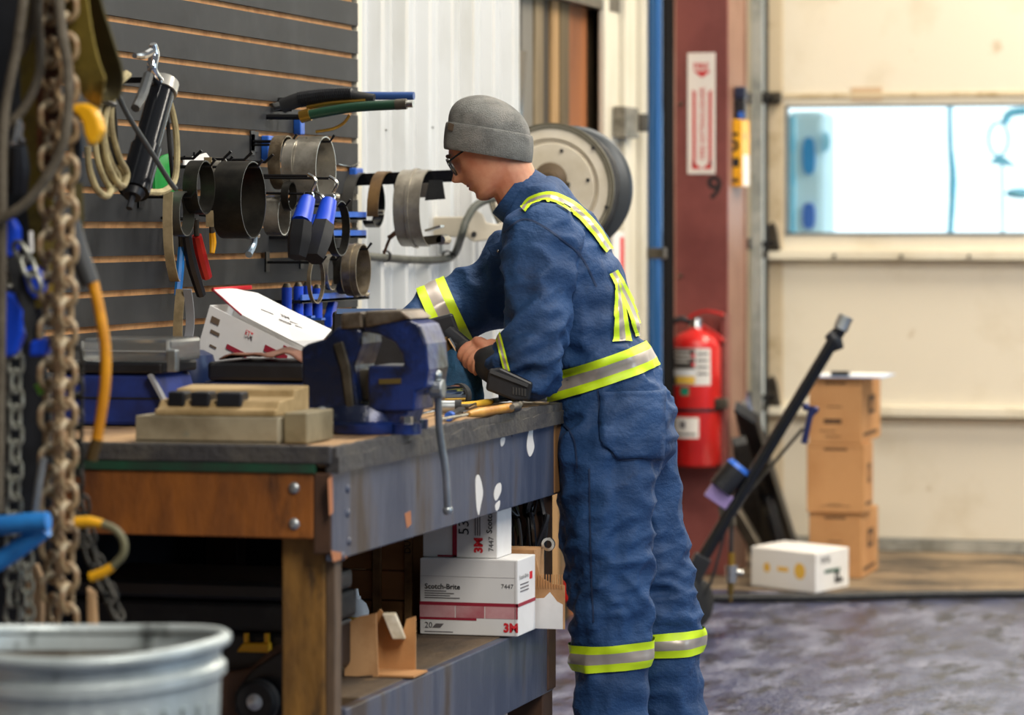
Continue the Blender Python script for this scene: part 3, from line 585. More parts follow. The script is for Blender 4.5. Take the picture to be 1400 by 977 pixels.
for (pa, pb, r, nm, lb, mm) in (((596, 543, 0), (626, 541, 0), 0.025, 'impact_socket', 'bright chrome cylinder beside the vise handle', M_chrome), ((602, 556, 0), (622, 556, 0), 0.014, 'impact_socket', 'small grey steel socket below the chrome cylinder', M_galv)):
    a, b = bz(pa[0], pa[1], r+0.001), bz(pb[0], pb[1], r+0.001)
    t = thing(nm, V((a.x, a.y, BZ)), lb, 'socket')
    MB().cyl(a, b, r, n=20).build('barrel', mm, t, smooth=True)
    d = (b-a).normalized(); MB().cyl(b, b+d*0.014, r*1.12, n=20).build('collar', M_rubber, t, smooth=True); MB().cyl(b+d*0.014, b+d*0.03, r*0.45, n=12).build('drive', M_darksteel, t, smooth=True)
MB().tube([bz(640, 556, 0.006), bz(672, 548, 0.007), bz(700, 545, 0.007), bz(712, 551, 0.007), bz(700, 556, 0.022)], 0.006, 8).build('air_line', mat('grey_brown_hose', '6e6658', 0.6), smooth=True, label='short grey brown hose curled beside the screwdrivers', cat='hose')
q = bz(742, 548)
st = thing('steel_parts_box', q, 'low steel parts box at the far end of the bench', 'box')
MB().box((q.x-0.08, q.y-0.04, BZ+0.001), (q.x+0.02, q.y+0.05, BZ+0.035)).build('body', M_galv, st, bevel=0.003)
MB().box((q.x-0.082, q.y-0.042, BZ+0.036), (q.x+0.022, q.y+0.052, BZ+0.043)).build('lid', M_steel, st, bevel=0.002)
MB().cyl((q.x-0.03, q.y, BZ+0.043), (q.x-0.03, q.y, BZ+0.055), 0.018, n=16).build('knob', M_darksteel, st)
# dark green-black scraps and a blue overall heap under the hands
rg = MB(); q = bz(616, 556); rs = []
for i in range(9):
    h = i/8*0.135; r = 0.047*(1-(i/8)**2.2)**0.6+0.004
    rs.append([V((q.x-0.03+r*math.cos(2*PI*k/18)*(1+0.18*math.sin(3*k*2*PI/18+i*0.5)), q.y+0.17+r*1.1*math.sin(2*PI*k/18)*(1+0.12*math.cos(4*k*2*PI/18+i)), BZ+0.001+h)) for k in range(18)])
rg.rings(rs).build('blue_rag', mat('teal_blue_cloth', '285f86', 0.8, 0, '1b4260', 7, bump=0.3, bscale=40), smooth=True, label='bunched teal blue cloth on the bench behind the chrome cylinder', cat='rag')
# open laptop-like black lid behind the vise, at the wall end of the bench
q0, q1 = P(455, 425, 8.1), P(560, 425, 8.1)
lid = thing('scan_tool', V((q0.x, q0.y, BZ)), 'black flat case standing on end behind the vise', 'case')
MB().bar(V((q0.x, q0.y, (BZ+q0.z)/2)), V((q1.x, q1.y, (BZ+q1.z)/2)), 0.04, q0.z-BZ-0.002, hint=EZ).build('shell', M_black, lid, bevel=0.006)
MB().bar(V((q0.x, q0.y, q0.z))+RT*0.01-FW*0.02, V((q1.x, q1.y, q1.z))-RT*0.03-FW*0.02, 0.004, 0.012, hint=EZ).build('edge', mat('pale_blue_edge', '5f7fb0', 0.4), lid)
# ------------------------------------------------------------------ on the lower shelf
SZ = 0.4615
qa = onZ(574, 866, SZ); yf = qa.y
x0, x1 = qa.x, onY(708, 866, yf).x; zt = onY(640, 764, yf).z
cb = thing('abrasives_carton', ((x0+x1)/2, yf+0.07, SZ), 'large white carton with crimson bands on the lower shelf', 'carton')
MB().box((x0, yf, SZ), (x1, yf+0.15, zt)).build('body', M_wcarton, cb, bevel=0.002)
W_, Hh = x1-x0, zt-SZ
def fq(nm, u0, u1, v0, v1, m, par=cb): return quad(nm, (x0+u0*W_, yf, SZ+v0*Hh), EX, EZ, (u1-u0)*W_, (v1-v0)*Hh, m, par)
fq('crimson_band', 0, 1, 0.385, 0.43, M_redink); fq('crimson_band', 0, 0.58, 0.195, 0.225, M_redink); fq('pink_photo', 0, 0.36, 0.228, 0.384, M_pinkink); fq('pink_photo', 0.37, 0.66, 0.228, 0.384, mat('dark_pink_ink', 'b7686f', 0.7, 0, 'dcb4b4', 4)); fq('pink_photo', 0.67, 0.985, 0.228, 0.384, M_pinkink); fq('crimson_edge', 0.985, 1, 0.225, 0.43, M_redink)
fq('flap_line', 0, 0.98, 0.765, 0.77, mat('grey_line', 'c2bebc', 0.7)); fq('flap_line', 0.97, 0.976, 0.0, 0.98, MATS['grey_line'])
text('Scotch-Brite', (x0+0.05*W_, yf, SZ+0.60*Hh), EX, EZ, 0.016, M_ink, cb, bold=0.02)
for k in range(4): fq('small_print', 0.05, 0.05+(0.22, 0.30, 0.26, 0.36)[k], 0.565-0.03*k, 0.578-0.03*k, M_greyink)
text('7447', (x0+0.83*W_, yf, SZ+0.625*Hh), EX, EZ, 0.014, M_ink, cb)
text('20', (x0+0.05*W_, yf, SZ+0.085*Hh), EX, EZ, 0.018, M_ink, cb)
MB().prism([(0, 0), (0.018, 0), (0.026, 0.009), (0.008, 0.009)], (x0+0.13*W_, yf-0.0012, SZ+0.09*Hh), EX, EZ, 0.0004).build('print', M_greyink, cb)
fq('small_print', 0.05, 0.34, 0.03, 0.042, M_greyink)
text('3M', (x0+0.855*W_, yf, SZ+0.06*Hh), EX, EZ, 0.026, M_logo, cb, bold=0.05)
quad('crimson_band', (x1, yf, SZ+0.385*Hh), EY, EZ, 0.15, 0.045*Hh, M_redink, cb)
text('Scotch-Brite', (x1, yf+0.01, SZ+0.74*Hh), EY, EZ, 0.013, M_ink, cb, sx=1.2); quad('logo', (x1, yf+0.10, SZ+0.70*Hh), EY, EZ, 0.022, 0.016, M_logo, cb)
for k in range(3): quad('small_print', (x1, yf+0.02, SZ+(0.66-0.045*k)*Hh), EY, EZ, 0.07, 0.0025, M_greyink, cb)
# upper carton on top of it
y2 = yf+0.02; a0, a1 = onY(578, 740, y2).x, onY(680, 740, y2).x; zt2 = zt+0.135
c2 = thing('abrasives_carton', ((a0+a1)/2, y2+0.06, zt), 'white carton with vertical crimson stripe atop another shelf carton', 'carton')
MB().box((a0, y2, zt+0.001), (a1, y2+0.12, zt2)).build('body', M_wcarton, c2, bevel=0.002)
w2 = a1-a0
quad('crimson_band', (a0+0.40*w2, y2, zt+0.002), EX, EZ, 0.06*w2, 0.133, M_redink, c2); quad('crimson_band', (a0+0.2*w2, y2, zt+0.002), EX, EZ, 0.26*w2, 0.004, M_redink, c2)
text('3M', (a0+0.80*w2, y2, zt+0.012), EZ, -EX, 0.026, M_logo, c2, bold=0.05)
text('7447', (a0+0.95*w2, y2, zt+0.016), EZ, -EX, 0.016, M_ink, c2)
text('53', (a0+0.62*w2, y2, zt+0.05), EZ, -EX, 0.034, M_ink, c2)
text('Scotch-Brite', (a0+0.93*w2, y2, zt+0.055), EZ, -EX, 0.018, M_ink, c2, bold=0.02)
for k in range(3): quad('small_print', (a0+(0.70+0.03*k)*w2, y2, zt+0.05), EX, EZ, 0.0022, 0.06, M_greyink, c2)
# torn carton at the far end of the shelf
xa = onX(734, 850, x1+0.004); 
tc_ = thing('torn_carton', (x1+0.02, yf+0.2, SZ), 'torn open carton with ragged cardboard edge at the shelf end', 'carton')
ya = yf+0.165
X0, X1_ = onY(730, 830, ya).x, onY(772, 830, ya).x; Zt = onY(740, 752, ya).z
MB().prism([(X0, SZ), (X1_, SZ), (X1_, onY(0+770, 800, ya).z), (onY(755, 798, ya).x, onY(755, 798, ya).z), (onY(744, 792, ya).x, onY(744, 792, ya).z), (onY(738, 788, ya).x, onY(738, 786, ya).z), (X0, Zt)], (0, ya, 0), EX, EZ, -0.003).build('front_panel', M_cardin, tc_)
MB().prism([(X0+0.002, SZ), (X1_-0.004, SZ), (X1_-0.004, onY(768, 826, ya).z), (onY(762, 820, ya).x, onY(762, 822, ya).z), (onY(752, 810, ya).x, onY(752, 809, ya).z), (onY(744, 818, ya).x, onY(744, 817, ya).z), (X0+0.002, onY(735, 818, ya).z)], (0, ya-0.002, 0), EX, EZ, -0.0015).build('white_face', M_wcarton, tc_)
MB().box((X0-0.12, ya+0.004, SZ), (X0, ya+0.09, Zt)).build('body', M_cardin, tc_)
for k in range(11): MB().box((X0+0.004+k*0.006, ya-0.0035, SZ+0.09), (X0+0.006+k*0.006, ya-0.002, SZ+0.12)).build('flute', M_carton, tc_)
# dark cable bundle hanging at the shelf's far end
cb_ = thing('cable_bundle', (X0, ya+0.1, SZ), 'tangle of black cables and wires above the torn carton', 'cables')
random.seed(12)
for k in range(16):
    x = X0-0.10+random.random()*0.085; yy = ya+0.1+random.random()*0.1; z0 = SZ+0.10+random.random()*0.05
    MB().tube([(x, yy, 0.742), (x+random.uniform(-0.02, 0.02), yy, 0.70), (x+random.uniform(-0.025, 0.025), yy-0.02, z0+0.12), (x+random.uniform(-0.025, 0.025), yy, z0), (x+random.uniform(-0.02, 0.02), yy, SZ+0.002)], random.choice([0.004, 0.006, 0.003]), 6).build('cable', random.choice([M_black, M_black, M_rubber, M_blackgloss, mat('olive_wire', '5c6148', 0.5)]), cb_, smooth=True)
MB().band((X0+0.015, ya+0.07, SZ+0.18), EY, 0.012, 0.008, 0.003).build('ring', M_steel, cb_)
# brown crate, bottle, torn cardboard and small box nearest the leg
yk = yf+0.05; xa, xb = onY(455, 800, yk).x, onY(570, 800, yk).x
cr_ = thing('brown_crate', ((xa+xb)/2, yk, SZ), 'old brown wooden crate beside the white cartons', 'crate')
zt_ = SZ+0.27
for k in range(4):
    z = SZ+k*0.066; MB().box((xa, yk, z+0.001), (xb-0.012, yk+0.014, z+0.064)).build('slat', mat('crate_wood', '9c6c42', 0.75, 0, '74502c', 5, (0.42, 0.66), 0.1, 30, (0.3, 1, 1)), cr_, bevel=0.002)
MB().box((xb-0.026, yk-0.012, SZ), (xb-0.008, yk, zt_)).build('corner_post', mat('crate_post', '8b6a44', 0.8, 0, '5e4429', 9), cr_, bevel=0.002)
MB().box((xb-0.10, yk-0.010, SZ), (xb-0.08, yk, zt_)).build('corner_post', MATS['crate_post'], cr_, bevel=0.002)
MB().box((xa, yk+0.2, SZ), (xb, yk+0.214, zt_)).build('back', MATS['crate_wood'], cr_); MB().box((xa, yk+0.014, SZ), (xa+0.014, yk+0.2, zt_)).build('side', MATS['crate_wood'], cr_)
text('DUCT', (xb-0.011, yk-0.012, SZ+0.17), EZ, -EX, 0.02, M_ink, cr_)
q = onZ(486, 870, SZ); bt = thing('spray_bottle', (q.x, yk-0.12, SZ), 'white squeeze bottle with yellow label beside the bench leg', 'bottle')
bp = onY(487, 850, yk-0.13); bx = bp.x; bh = onY(487, 822, yk-0.13).z
MB().lathe([(0.0, 0), (0.026, 0), (0.028, 0.004), (0.028, bh-SZ-0.02), (0.022, bh-SZ-0.004), (0.010, bh-SZ+0.006), (0.010, bh-SZ+0.012), (0, bh-SZ+0.012)], (bx, yk-0.13, SZ), EZ, 20).build('body', M_wcarton, bt, smooth=True)
MB().cyl((bx, yk-0.13, bh+0.012), (bx, yk-0.13, bh+0.028), 0.007, 0.004, n=10).build('nozzle', M_wcarton, bt, smooth=True)
MB().band((bx, yk-0.13, bh-0.045), EZ, 0.0285, 0.028, 0.0004).build('label', M_yink, bt, smooth=True)
yt = 6.62
tq = thing('torn_cardboard', onY(500, 950, yt), 'torn brown cardboard piece leaning inside the lower shelf', 'cardboard')
tz = lambda a, b, y=yt: ((q := onY(a, b, y)).x, max(q.z, SZ))
MB().prism([tz(471, 948), tz(471, 885), tz(474, 852), tz(492, 842), tz(514, 838), tz(517, 935)], (0, yt, 0), EX, EZ, -0.004).build('panel', M_cardin, tq)
y3 = yt+0.1
MB().prism([tz(508, 920, y3), tz(508, 845, y3), tz(520, 832, y3), tz(534, 850, y3), tz(548, 872, y3), tz(556, 846, y3), tz(568, 842, y3), tz(568, 915, y3)], (0, y3, 0), EX, EZ, -0.004).build('panel', M_carton, tq)
MB().prism([(q_ := tz(487, 925))] + [tz(510, 922), tz(510, 924), tz(487, 928)], (0, yt-0.0015, 0), EX, EZ, 0.0008).build('print', MATS['brown_ink'], tq)
MB().box((onY(473, 940, yt).x, yt+0.004, SZ), (onY(565, 940, yt).x, yt+0.1, SZ+0.004)).build('bottom', M_carton, tq)
p0, p1 = P(532, 838, 7.0), P(546, 872, 7.0)
ax = (p1-p0)/2; sx = V((ax.z, 0, -ax.x)).normalized()
MB().obox((p0+p1)/2, ax, RT*0.013, FW*0.02).build('small_parts_box', mat('off_white_card', 'ddd2bc', 0.7, 0, 'b9a98a', 20), bevel=0.002, label='small off white parts box tucked in the torn cardboard', cat='box')
# ------------------------------------------------------------------ black chest and wheel under the near bench end
yk = 6.34; x0, x1 = onY(100, 850, yk).x, onY(418, 850, yk).x
ch = thing('tool_chest', ((x0+x1)/2, yk+0.2, SZ), 'black wheeled tool chest with yellow latch under the bench end', 'tool chest')
zc = lambda py: onY(300, py, yk).z
MB().box((x0, yk, SZ+0.02), (x1, yk+0.3, zc(862))).build('body', M_black, ch, bevel=0.01)
MB().box((x0-0.01, yk-0.012, zc(861)), (x1+0.004, yk+0.31, zc(822))).build('tray_section', M_rubber, ch, bevel=0.008)
MB().box((x0-0.004, yk-0.004, zc(821)), (x1, yk+0.3, zc(793))).build('lid', M_black, ch, bevel=0.01)
la, lb_ = onY(324, 880, yk-0.02), onY(369, 892, yk-0.02)
lh = MB().prism([(la.x, lb_.z), (lb_.x, lb_.z), (lb_.x, la.z+0.004), (la.x+0.012, la.z+0.002)], (0, yk-0.026, 0), EX, EZ, -0.02).build('latch', M_yellow, ch, bevel=0.003)
for px in (336, 364):
    q = onY(px, 870, yk-0.02); MB().box((q.x-0.004, yk-0.02, q.z-0.012), (q.x+0.004, yk-0.01, q.z+0.006)).build('latch_ear', M_yellow, lh)
wq = onY(352, 958, yk-0.10)
MB().lathe([(0.012, -0.017), (0.034, -0.017), (0.042, -0.01), (0.042, 0.01), (0.034, 0.017), (0.012, 0.017)], V((wq.x, yk-0.10, wq.z)), EY, 28).build('wheel', M_rubber, ch, smooth=True)
MB().lathe([(0.0, -0.024), (0.012, -0.022), (0.016, -0.018), (0.016, 0.0), (0, 0.0)], V((wq.x, yk-0.10, wq.z)), EY, 20).build('wheel_hub', mat('bright_hub', 'd8dadc', 0.3, 0.4), ch, smooth=True)
MB().prism([(wq.x-0.055, SZ-0.03), (wq.x+0.06, SZ-0.03), (wq.x+0.07, wq.z+0.05), (wq.x+0.05, wq.z+0.10), (wq.x-0.02, wq.z+0.055), (wq.x-0.055, wq.z+0.01)], (0, yk-0.075, 0), EX, EZ, -0.012).build('wheel_fork', M_black, ch, bevel=0.004)
MB().prism([(wq.x-0.14, wq.z-0.04), (wq.x+0.05, wq.z-0.04), (wq.x+0.05, wq.z+0.10), (wq.x+0.02, wq.z+0.10), (wq.x-0.03, wq.z+0.055), (wq.x-0.14, wq.z+0.035)], (0, yk-0.058, 0), EX, EZ, -0.03).build('wheel_guard', mat('brown_leather', '6d4e3a', 0.7, 0, '4c3526', 6), ch, bevel=0.006)
# ================================================================== THE WORKER
from mathutils import noise as mnoise
DW = 8.1
M_skin = mat('skin', 'd69a7a', 0.5, 0, 'c67e60', 14, (0.42, 0.66), spec=0.4)
MATS['skin'].node_tree.nodes['Principled BSDF'].inputs['Subsurface Weight'].default_value = 0.12
MATS['skin'].node_tree.nodes['Principled BSDF'].inputs['Subsurface Radius'].default_value = (0.01, 0.004, 0.002)
M_navy_cl = mat('navy_coverall', '1f4675', 0.72, 0, '183860', 5, (0.4, 0.7), 0.35, 26, (1, 1, 1.4), '1c2f4e', 11, (0.6, 0.78), detail=7)
M_hiyellow = mat('fluorescent_yellow_tape', 'd2f01a', 0.5)
M_silver = mat('silver_reflective_tape', 'b3a89e', 0.35, 0.25)
M_knit = mat('grey_knit', '858580', 0.9, 0, '6a6965', 22, (0.4, 0.66), 0.5, 300, c3='95918a', scale3=9, amt3=(0.55, 0.72))
man = thing('person', (-1.80, 7.93, 0), 'person in navy coverall and grey beanie working at the bench', 'person')
def im(dx, dy): return (RT*dx-UP*dy).normalized()
def limb(mb, pts, n=20, grow=1.0, sub=3):
    c = [P(a, b, d) for a, b, d, hw, dr in pts]; hw = [h/FPX*d*grow for a, b, d, h, dr in pts]; dr = [r*grow for *_, r in pts]
    cc, hh = smooth_path(c, hw, sub, False); _, dd = smooth_path(c, dr, sub, False); rs = []
    for i, p in enumerate(cc):
        t = (cc[min(i+1, len(cc)-1)]-cc[max(i-1, 0)]).normalized(); nx = t.cross(FW).normalized(); b = t.cross(nx).normalized()
        rs.append([p+nx*(hh[i]*math.cos(2*PI*k/n))+b*(dd[i]*math.sin(2*PI*k/n)) for k in range(n)])
    # rounded ends
    def cap(r, p, t): return [[p+(q-p)*f+t*g for q in r] for f, g in ((0.75, 0.35), (0.4, 0.55))]
    t0 = (cc[0]-cc[1]).normalized()*hh[0]*0.6; t1 = (cc[-1]-cc[-2]).normalized()*hh[-1]*0.6
    rs = [[cc[0]+(q-cc[0])*f+t0*g for q in rs[0]] for f, g in ((0.35, 0.9), (0.8, 0.5))] + rs + [[cc[-1]+(q-cc[-1])*f+t1*g for q in rs[-1]] for f, g in ((0.8, 0.5), (0.35, 0.9))]
    return mb.rings(rs)
TORSO = [(716, 274, 8.13, 41, .065), (735, 293, 8.13, 51, .11), (755, 327, 8.13, 60, .175), (776, 375, 8.12, 70, .185), (796, 430, 8.11, 67, .175), (814, 485, 8.10, 65, .165), (827, 530, 8.10, 70, .17), (839, 580, 8.10, 79, .18), (845, 625, 8.1, 72, .17)]
LEGN = [(826, 600, 8.02, 66, .115), (829, 680, 8.0, 63, .10), (832, 760, 8.0, 61, .095), (835, 830, 8.0, 56, .09), (835, 885, 8.0, 53, .085), (834, 977, 8.0, 50, .08), (833, 1070, 8.0, 48, .08)]
LEGF = [(872, 610, 8.24, 56, .10), (880, 690, 8.24, 54, .10), (889, 770, 8.24, 53, .095), (901, 840, 8.24, 50, .09), (908, 885, 8.24, 46, .085), (917, 977, 8.24, 44, .08), (921, 1050, 8.24, 43, .08)]
ARMN = [(744, 318, 7.97, 48, .075), (738, 360, 7.93, 46, .07), (733, 420, 7.9, 43, .068), (731, 470, 7.88, 43, .068), (722, 500, 7.87, 38, .06), (706, 500, 7.885, 32, .051), (692, 497, 7.90, 27, .045)]
ARMF = [(715, 352, 8.33, 50, .075), (680, 392, 8.36, 50, .07), (642, 413, 8.36, 41, .06), (605, 428, 8.34, 36, .055), (572, 446, 8.3, 30, .045), (555, 455, 8.28, 26, .04)]
def remesh(mb, name, mats, voxel, smooth=2):
    o = bpy.data.objects.new('tmp', mb.mesh('tmp', mats)); C.objects.link(o)
    md = o.modifiers.new('r', 'REMESH'); md.mode = 'VOXEL'; md.voxel_size = voxel; md.use_smooth_shade = True
    if smooth: md = o.modifiers.new('s', 'SMOOTH'); md.factor = 0.5; md.iterations = smooth
    dg = bpy.context.evaluated_depsgraph_get(); me = bpy.data.meshes.new_from_object(o.evaluated_get(dg)); bpy.data.objects.remove(o)
    me.name = name; me.materials.clear()
    for m in (mats if isinstance(mats, (list, tuple)) else [mats]): me.materials.append(m)
    me.polygons.foreach_set('use_smooth', [True]*len(me.polygons)); return me
# --- head frame: looking down to the left, a little away from the camera
TILT = math.radians(33); fd = (-RT*math.cos(0.16)+FW*math.sin(0.16)); lat = UP.cross(fd)
HF = fd*math.cos(TILT)-UP*math.sin(TILT); HU = UP*math.cos(TILT)+fd*math.sin(TILT); HC = P(667, 194, 8.12)
def hp(x, y, z): return HC+HF*x+lat*y+HU*z
HT = [(-.113, .074, 0, .030, .022), (-.106, .087, 0, .005, .036), (-.096, .093, 0, -.015, .046), (-.083, .087, 0, -.03, .053), (-.071, .090, .008, -.045, .057), (-.063, .089, .000, -.052, .059), (-.055, .090, .010, -.058, .060), (-.046, .090, .012, -.065, .062), (-.038, .090, .032, -.07, .064),
      (-.03, .090, .038, -.078, .065), (-.02, .090, .030, -.085, .067), (-.01, .090, .020, -.088, .068), (.0, .090, .011, -.09, .069), (.013, .095, .003, -.090, .070), (.026, .092, 0, -.088, .068), (.042, .078, 0, -.08, .062), (.056, .06, 0, -.07, .052), (.068, .035, 0, -.05, .035), (.074, .01, 0, -.03, .015)]
hb = MB(); rs = []; n = 44
for z, xf, ns, xb, w_ in HT:
    xc, a = (xf+xb)/2, (xf-xb)/2; ring = []
    for k in range(n):
        t = 2*PI*(k+0.5)/n; cx, sy = math.cos(t), math.sin(t); e = 0.85
        x = xc+a*math.copysign(abs(cx)**e, cx); yy = w_*math.copysign(abs(sy)**e, sy)
        wn = 0.024 if z < -0.044 else (0.016 if z < -0.02 else 0.011)
        if cx > 0:
            x += ns*math.exp(-(yy/wn)**2)
            x -= 0.010*math.exp(-((z-0.002)/0.010)**2)*math.exp(-((abs(yy)-0.032)/0.013)**2)
        ring.append(hp(x, yy, z))
    rs.append(ring)
hb.rings(rs)
body = MB()
for L, g_ in ((TORSO[1:], .78), (LEGN, .78), (LEGF, .78), (ARMN, .62), (ARMF, .7)): limb(body, L, grow=g_)
limb(body, [(690, 222, 8.12, 34, .055), (706, 256, 8.12, 33, .056), (724, 290, 8.13, 36, .065)], grow=1.0)
body.v += hb.v and []; o_ = len(body.v); body.v += hb.v; body.f += [tuple(i+o_ for i in f) for f in hb.f]; body.mi += hb.mi
# --- hands
HA0, HA1 = P(690, 522, 7.86), P(632, 476, 7.97)         # axis of the tool handle held in the near hand
def hand(mb, wrist, ctr, axis, palm_dir, r_arc, spread, spans, thumb_dir, rf=0.0088):
    axis = axis.normalized(); u = (palm_dir-axis*palm_dir.dot(axis)).normalized(); v = axis.cross(u)
    pc = ctr+u*(r_arc+0.012)
    # palm block
    mb.sphere(pc, 0.018, 0.036, 0.040, 14, 9, Matrix((u, v, axis)).transposed())
    mb.tube([wrist, wrist*0.5+pc*0.5, pc], [0.028, 0.027, 0.03], 12, sub=3)
    for i, sp in enumerate(spans):
        off = axis*(spread*(i-1.5)); pts = []
        for k in range(7):
            a = 0.35+sp*k/6; pts.append(ctr+off+u*((r_arc+0.003)*math.cos(a))+v*((r_arc+0.006)*math.sin(a)))
        mb.tube([pc+off*0.9+v*0.01]+pts, [rf*1.15, rf*1.1, rf*1.1, rf, rf*1.05, rf*0.95, rf*0.9, rf*0.75], 8, sub=2)
    tb_ = pc+axis*(-spread*2.0)*(-1 if thumb_dir > 0 else 1)
    pts = [tb_]+[ctr+axis*(spread*2.1*thumb_dir)+u*((r_arc+0.004)*math.cos(a))-v*((r_arc+0.005)*math.sin(a)) for a in (0.5, 1.2, 1.9)]
    mb.tube(pts, [rf*1.4, rf*1.3, rf*1.15, rf*0.85], 8, sub=3)
    return pc, u, v
hand(body, P(682, 493, 7.92), P(652, 492, 7.945), HA0-HA1, im(0.75, -0.66)-FW*0.15, 0.022, 0.0185, (2.9, 3.1, 3.0, 2.7), 1)
hand(body, P(566, 450, 8.29), P(592, 470, 8.24), P(640, 440, 8.24)-P(580, 480, 8.24), P(566, 460, 8.3)-P(592, 470, 8.24), 0.026, 0.0185, (2.2, 2.4, 2.3, 2.0), 1)
bo = bpy.data.objects.new('body', remesh(body, 'body', M_skin, 0.0036, 2)); C.objects.link(bo); attach(bo, man)
# --- coverall
cv = MB()
for L in (TORSO, LEGN, LEGF, ARMN, ARMF): limb(cv, L)
me = remesh(cv, 'coverall', M_navy_cl, 0.0075, 6)
me.calc_loop_triangles() if hasattr(me, 'calc_loop_triangles') else None
nv = [v.normal.copy() for v in me.vertices]
armN = [P(a, b, d) for a, b, d, *_ in ARMN]; knee = [P(832, 800, 8.0), P(893, 800, 8.24)]
for v, nn in zip(me.vertices, nv):
    p = v.co; z = p.z
    big = mnoise.noise(V((p.x*5, p.y*5, p.z*3.2)))*0.010
    # diagonal drape folds, tighter at the elbow, waist and knees
    a = mnoise.noise(V((p.x*9+p.z*10, p.y*9, p.z*13-p.x*9)))
    b = mnoise.noise(V((p.x*16-p.z*14, p.y*16+p.z*6, p.z*22)))
    w1 = 0.007 if z > 0.86 else 0.0045
    kz = max(math.exp(-((p-k).length/0.16)**2) for k in knee); el = math.exp(-((p-armN[4]).length/0.14)**2); ws = math.exp(-((z-1.02)/0.07)**2)*(1 if p.x > -2.05 else 0)
    hang = 0.006*mnoise.noise(V((p.x*24, p.y*24, p.z*2.2)))*(1 if z < 0.9 else 0.3)
    d = big*1.3+w1*2.0*(1-abs(a)*2.4)+hang*1.6+(0.012*kz+0.014*el+0.010*ws)*(1-abs(b)*2.6)
    v.co = p+nn*d
me.update()
co = bpy.data.objects.new('coverall', me); C.objects.link(co); attach(co, man)
bvh = BVHTree.FromPolygons([v.co for v in me.vertices], [tuple(p.vertices) for p in me.polygons])
def strip_mesh(rows, name, mats, slots, parent, th=0.003):
    mb = MB(); nrow = len(rows); ncol = len(rows[0])
    for i in range(nrow-1):
        for j in range(ncol-1):
            q = [rows[i][j], rows[i+1][j], rows[i+1][j+1], rows[i][j+1]]
            if any(x is None for x in q) or max((q[k]-q[(k+1) % 4]).length for k in range(4)) > 0.07: continue
            mb.slot(slots[j]).add(q, [(0, 1, 2, 3)])
    o = mb.build(name, mats, parent)
    bm = bmesh.new(); bm.from_mesh(o.data); bmesh.ops.remove_doubles(bm, verts=bm.verts, dist=1e-5); bmesh.ops.recalc_face_normals(bm, faces=bm.faces)
    bm.to_mesh(o.data); bm.free(); o.data.polygons.foreach_set('use_smooth', [True]*len(o.data.polygons)); return o
SLOT = [0, 0, 1, 1, 0, 0]
def ring_band(ctr, e1, ax, wd, frac=(0, .15, .30, .5, .70, .85, 1), n=96, lift=0.006):
    e1 = V(e1).normalized(); ax = V(ax).normalized(); e2 = ax.cross(e1).normalized(); rows = []
    for k in range(n+1):
        a = 2*PI*k/n; d = e1*math.cos(a)+e2*math.sin(a); row = []
        for f in frac:
            h = bvh.ray_cast(V(ctr)+ax*(wd*(f-0.5)), d)
            row.append(h[0]+d*lift if h[0] is not None and h[3] < 0.30 else None)
        rows.append(row)
    return strip_mesh(rows, 'reflective_band', [M_hiyellow, M_silver], SLOT, co)
def pix_band(path, wd, slots=[0, 0, 0, 1, 1, 1, 1, 0, 0, 0], frac=(0, .11, .22, .33, .42, .5, .58, .67, .78, .89, 1), mats=None, name='reflective_band', lift=0.006):
    pts, ww = smooth_path([V((a, b, 0)) for a, b in path], list(wd) if isinstance(wd, (tuple, list)) else [wd]*len(path), 20, False); rows = []
    for i, p in enumerate(pts):
        t = (pts[min(i+1, len(pts)-1)]-pts[max(i-1, 0)]).normalized(); s_ = V((-t.y, t.x, 0)); row = []
        for f in frac:
            q = p+s_*(ww[i]*(f-0.5)); r = ray(q.x, q.y).normalized(); h = bvh.ray_cast(CAM, r)
            row.append(h[0]+h[1]*lift if h[0] is not None else None)
        rows.append(row)
    return strip_mesh(rows, name, mats or [M_hiyellow, M_silver], slots, co)
ring_band(P(817, 506, 8.1), im(140, -46), im(-46, -140), 0.062)
ring_band(P(835, 894, 8.0), im(104, -8), im(-8, -104), 0.060)
ring_band(P(908, 876, 8.24), im(66, -3), im(-3, -66), 0.058)
ring_band(P(607, 427, 8.34), im(-0.42, -0.9), im(-0.9, 0.42), 0.072)
ring_band(P(691, 497, 7.90), im(-0.25, -0.95), im(-0.95, 0.25), 0.014)
pix_band([(716, 288), (728, 275), (754, 271), (786, 288), (810, 313), (831, 343)], (9, 12, 14.5, 15, 14, 12))
pix_band([(836, 372), (852, 402), (866, 434), (874, 460)], (13, 14, 15, 15))
pix_band([(842, 384), (846, 425), (849, 468)], (6, 15, 26))
# rear pocket, side pocket flap and seams
M_pocket = M_navy_cl
pg = []
for i in range(15):
    t = i/14; y = 534+t*92; xl = 819+3*t if t < 0.75 else 821+(t-0.75)*4*22; xr = 907-2*t
    pg.append((xl, xr, y))
rows = []
for xl, xr, y in pg:
    row = []
    for j in range(12):
        q = xl+(xr-xl)*j/11; h = bvh.ray_cast(CAM, ray(q, y).normalized()); row.append(h[0]+h[1]*0.0045 if h[0] is not None else None)
    rows.append(row)
pk = strip_mesh(rows, 'back_pocket', [M_pocket], [0]*12, co); pk.modifiers.new('t', 'SOLIDIFY').thickness = 0.004
M_seam = mat('dark_seam', '1f3354', 0.8)
def seam(path): return pix_band(path, 2.2, [0, 0], (0, .5, 1), [M_seam], 'seam', 0.003)
seam([(818, 533), (822, 590), (832, 612), (850, 628), (905, 622)]); seam([(821, 587), (870, 590), (908, 586)]); seam([(690, 318), (720, 300), (765, 325), (795, 352), (815, 392)]); seam([(806, 640), (808, 740), (812, 850)]); seam([(765, 570), (785, 600), (790, 640)])
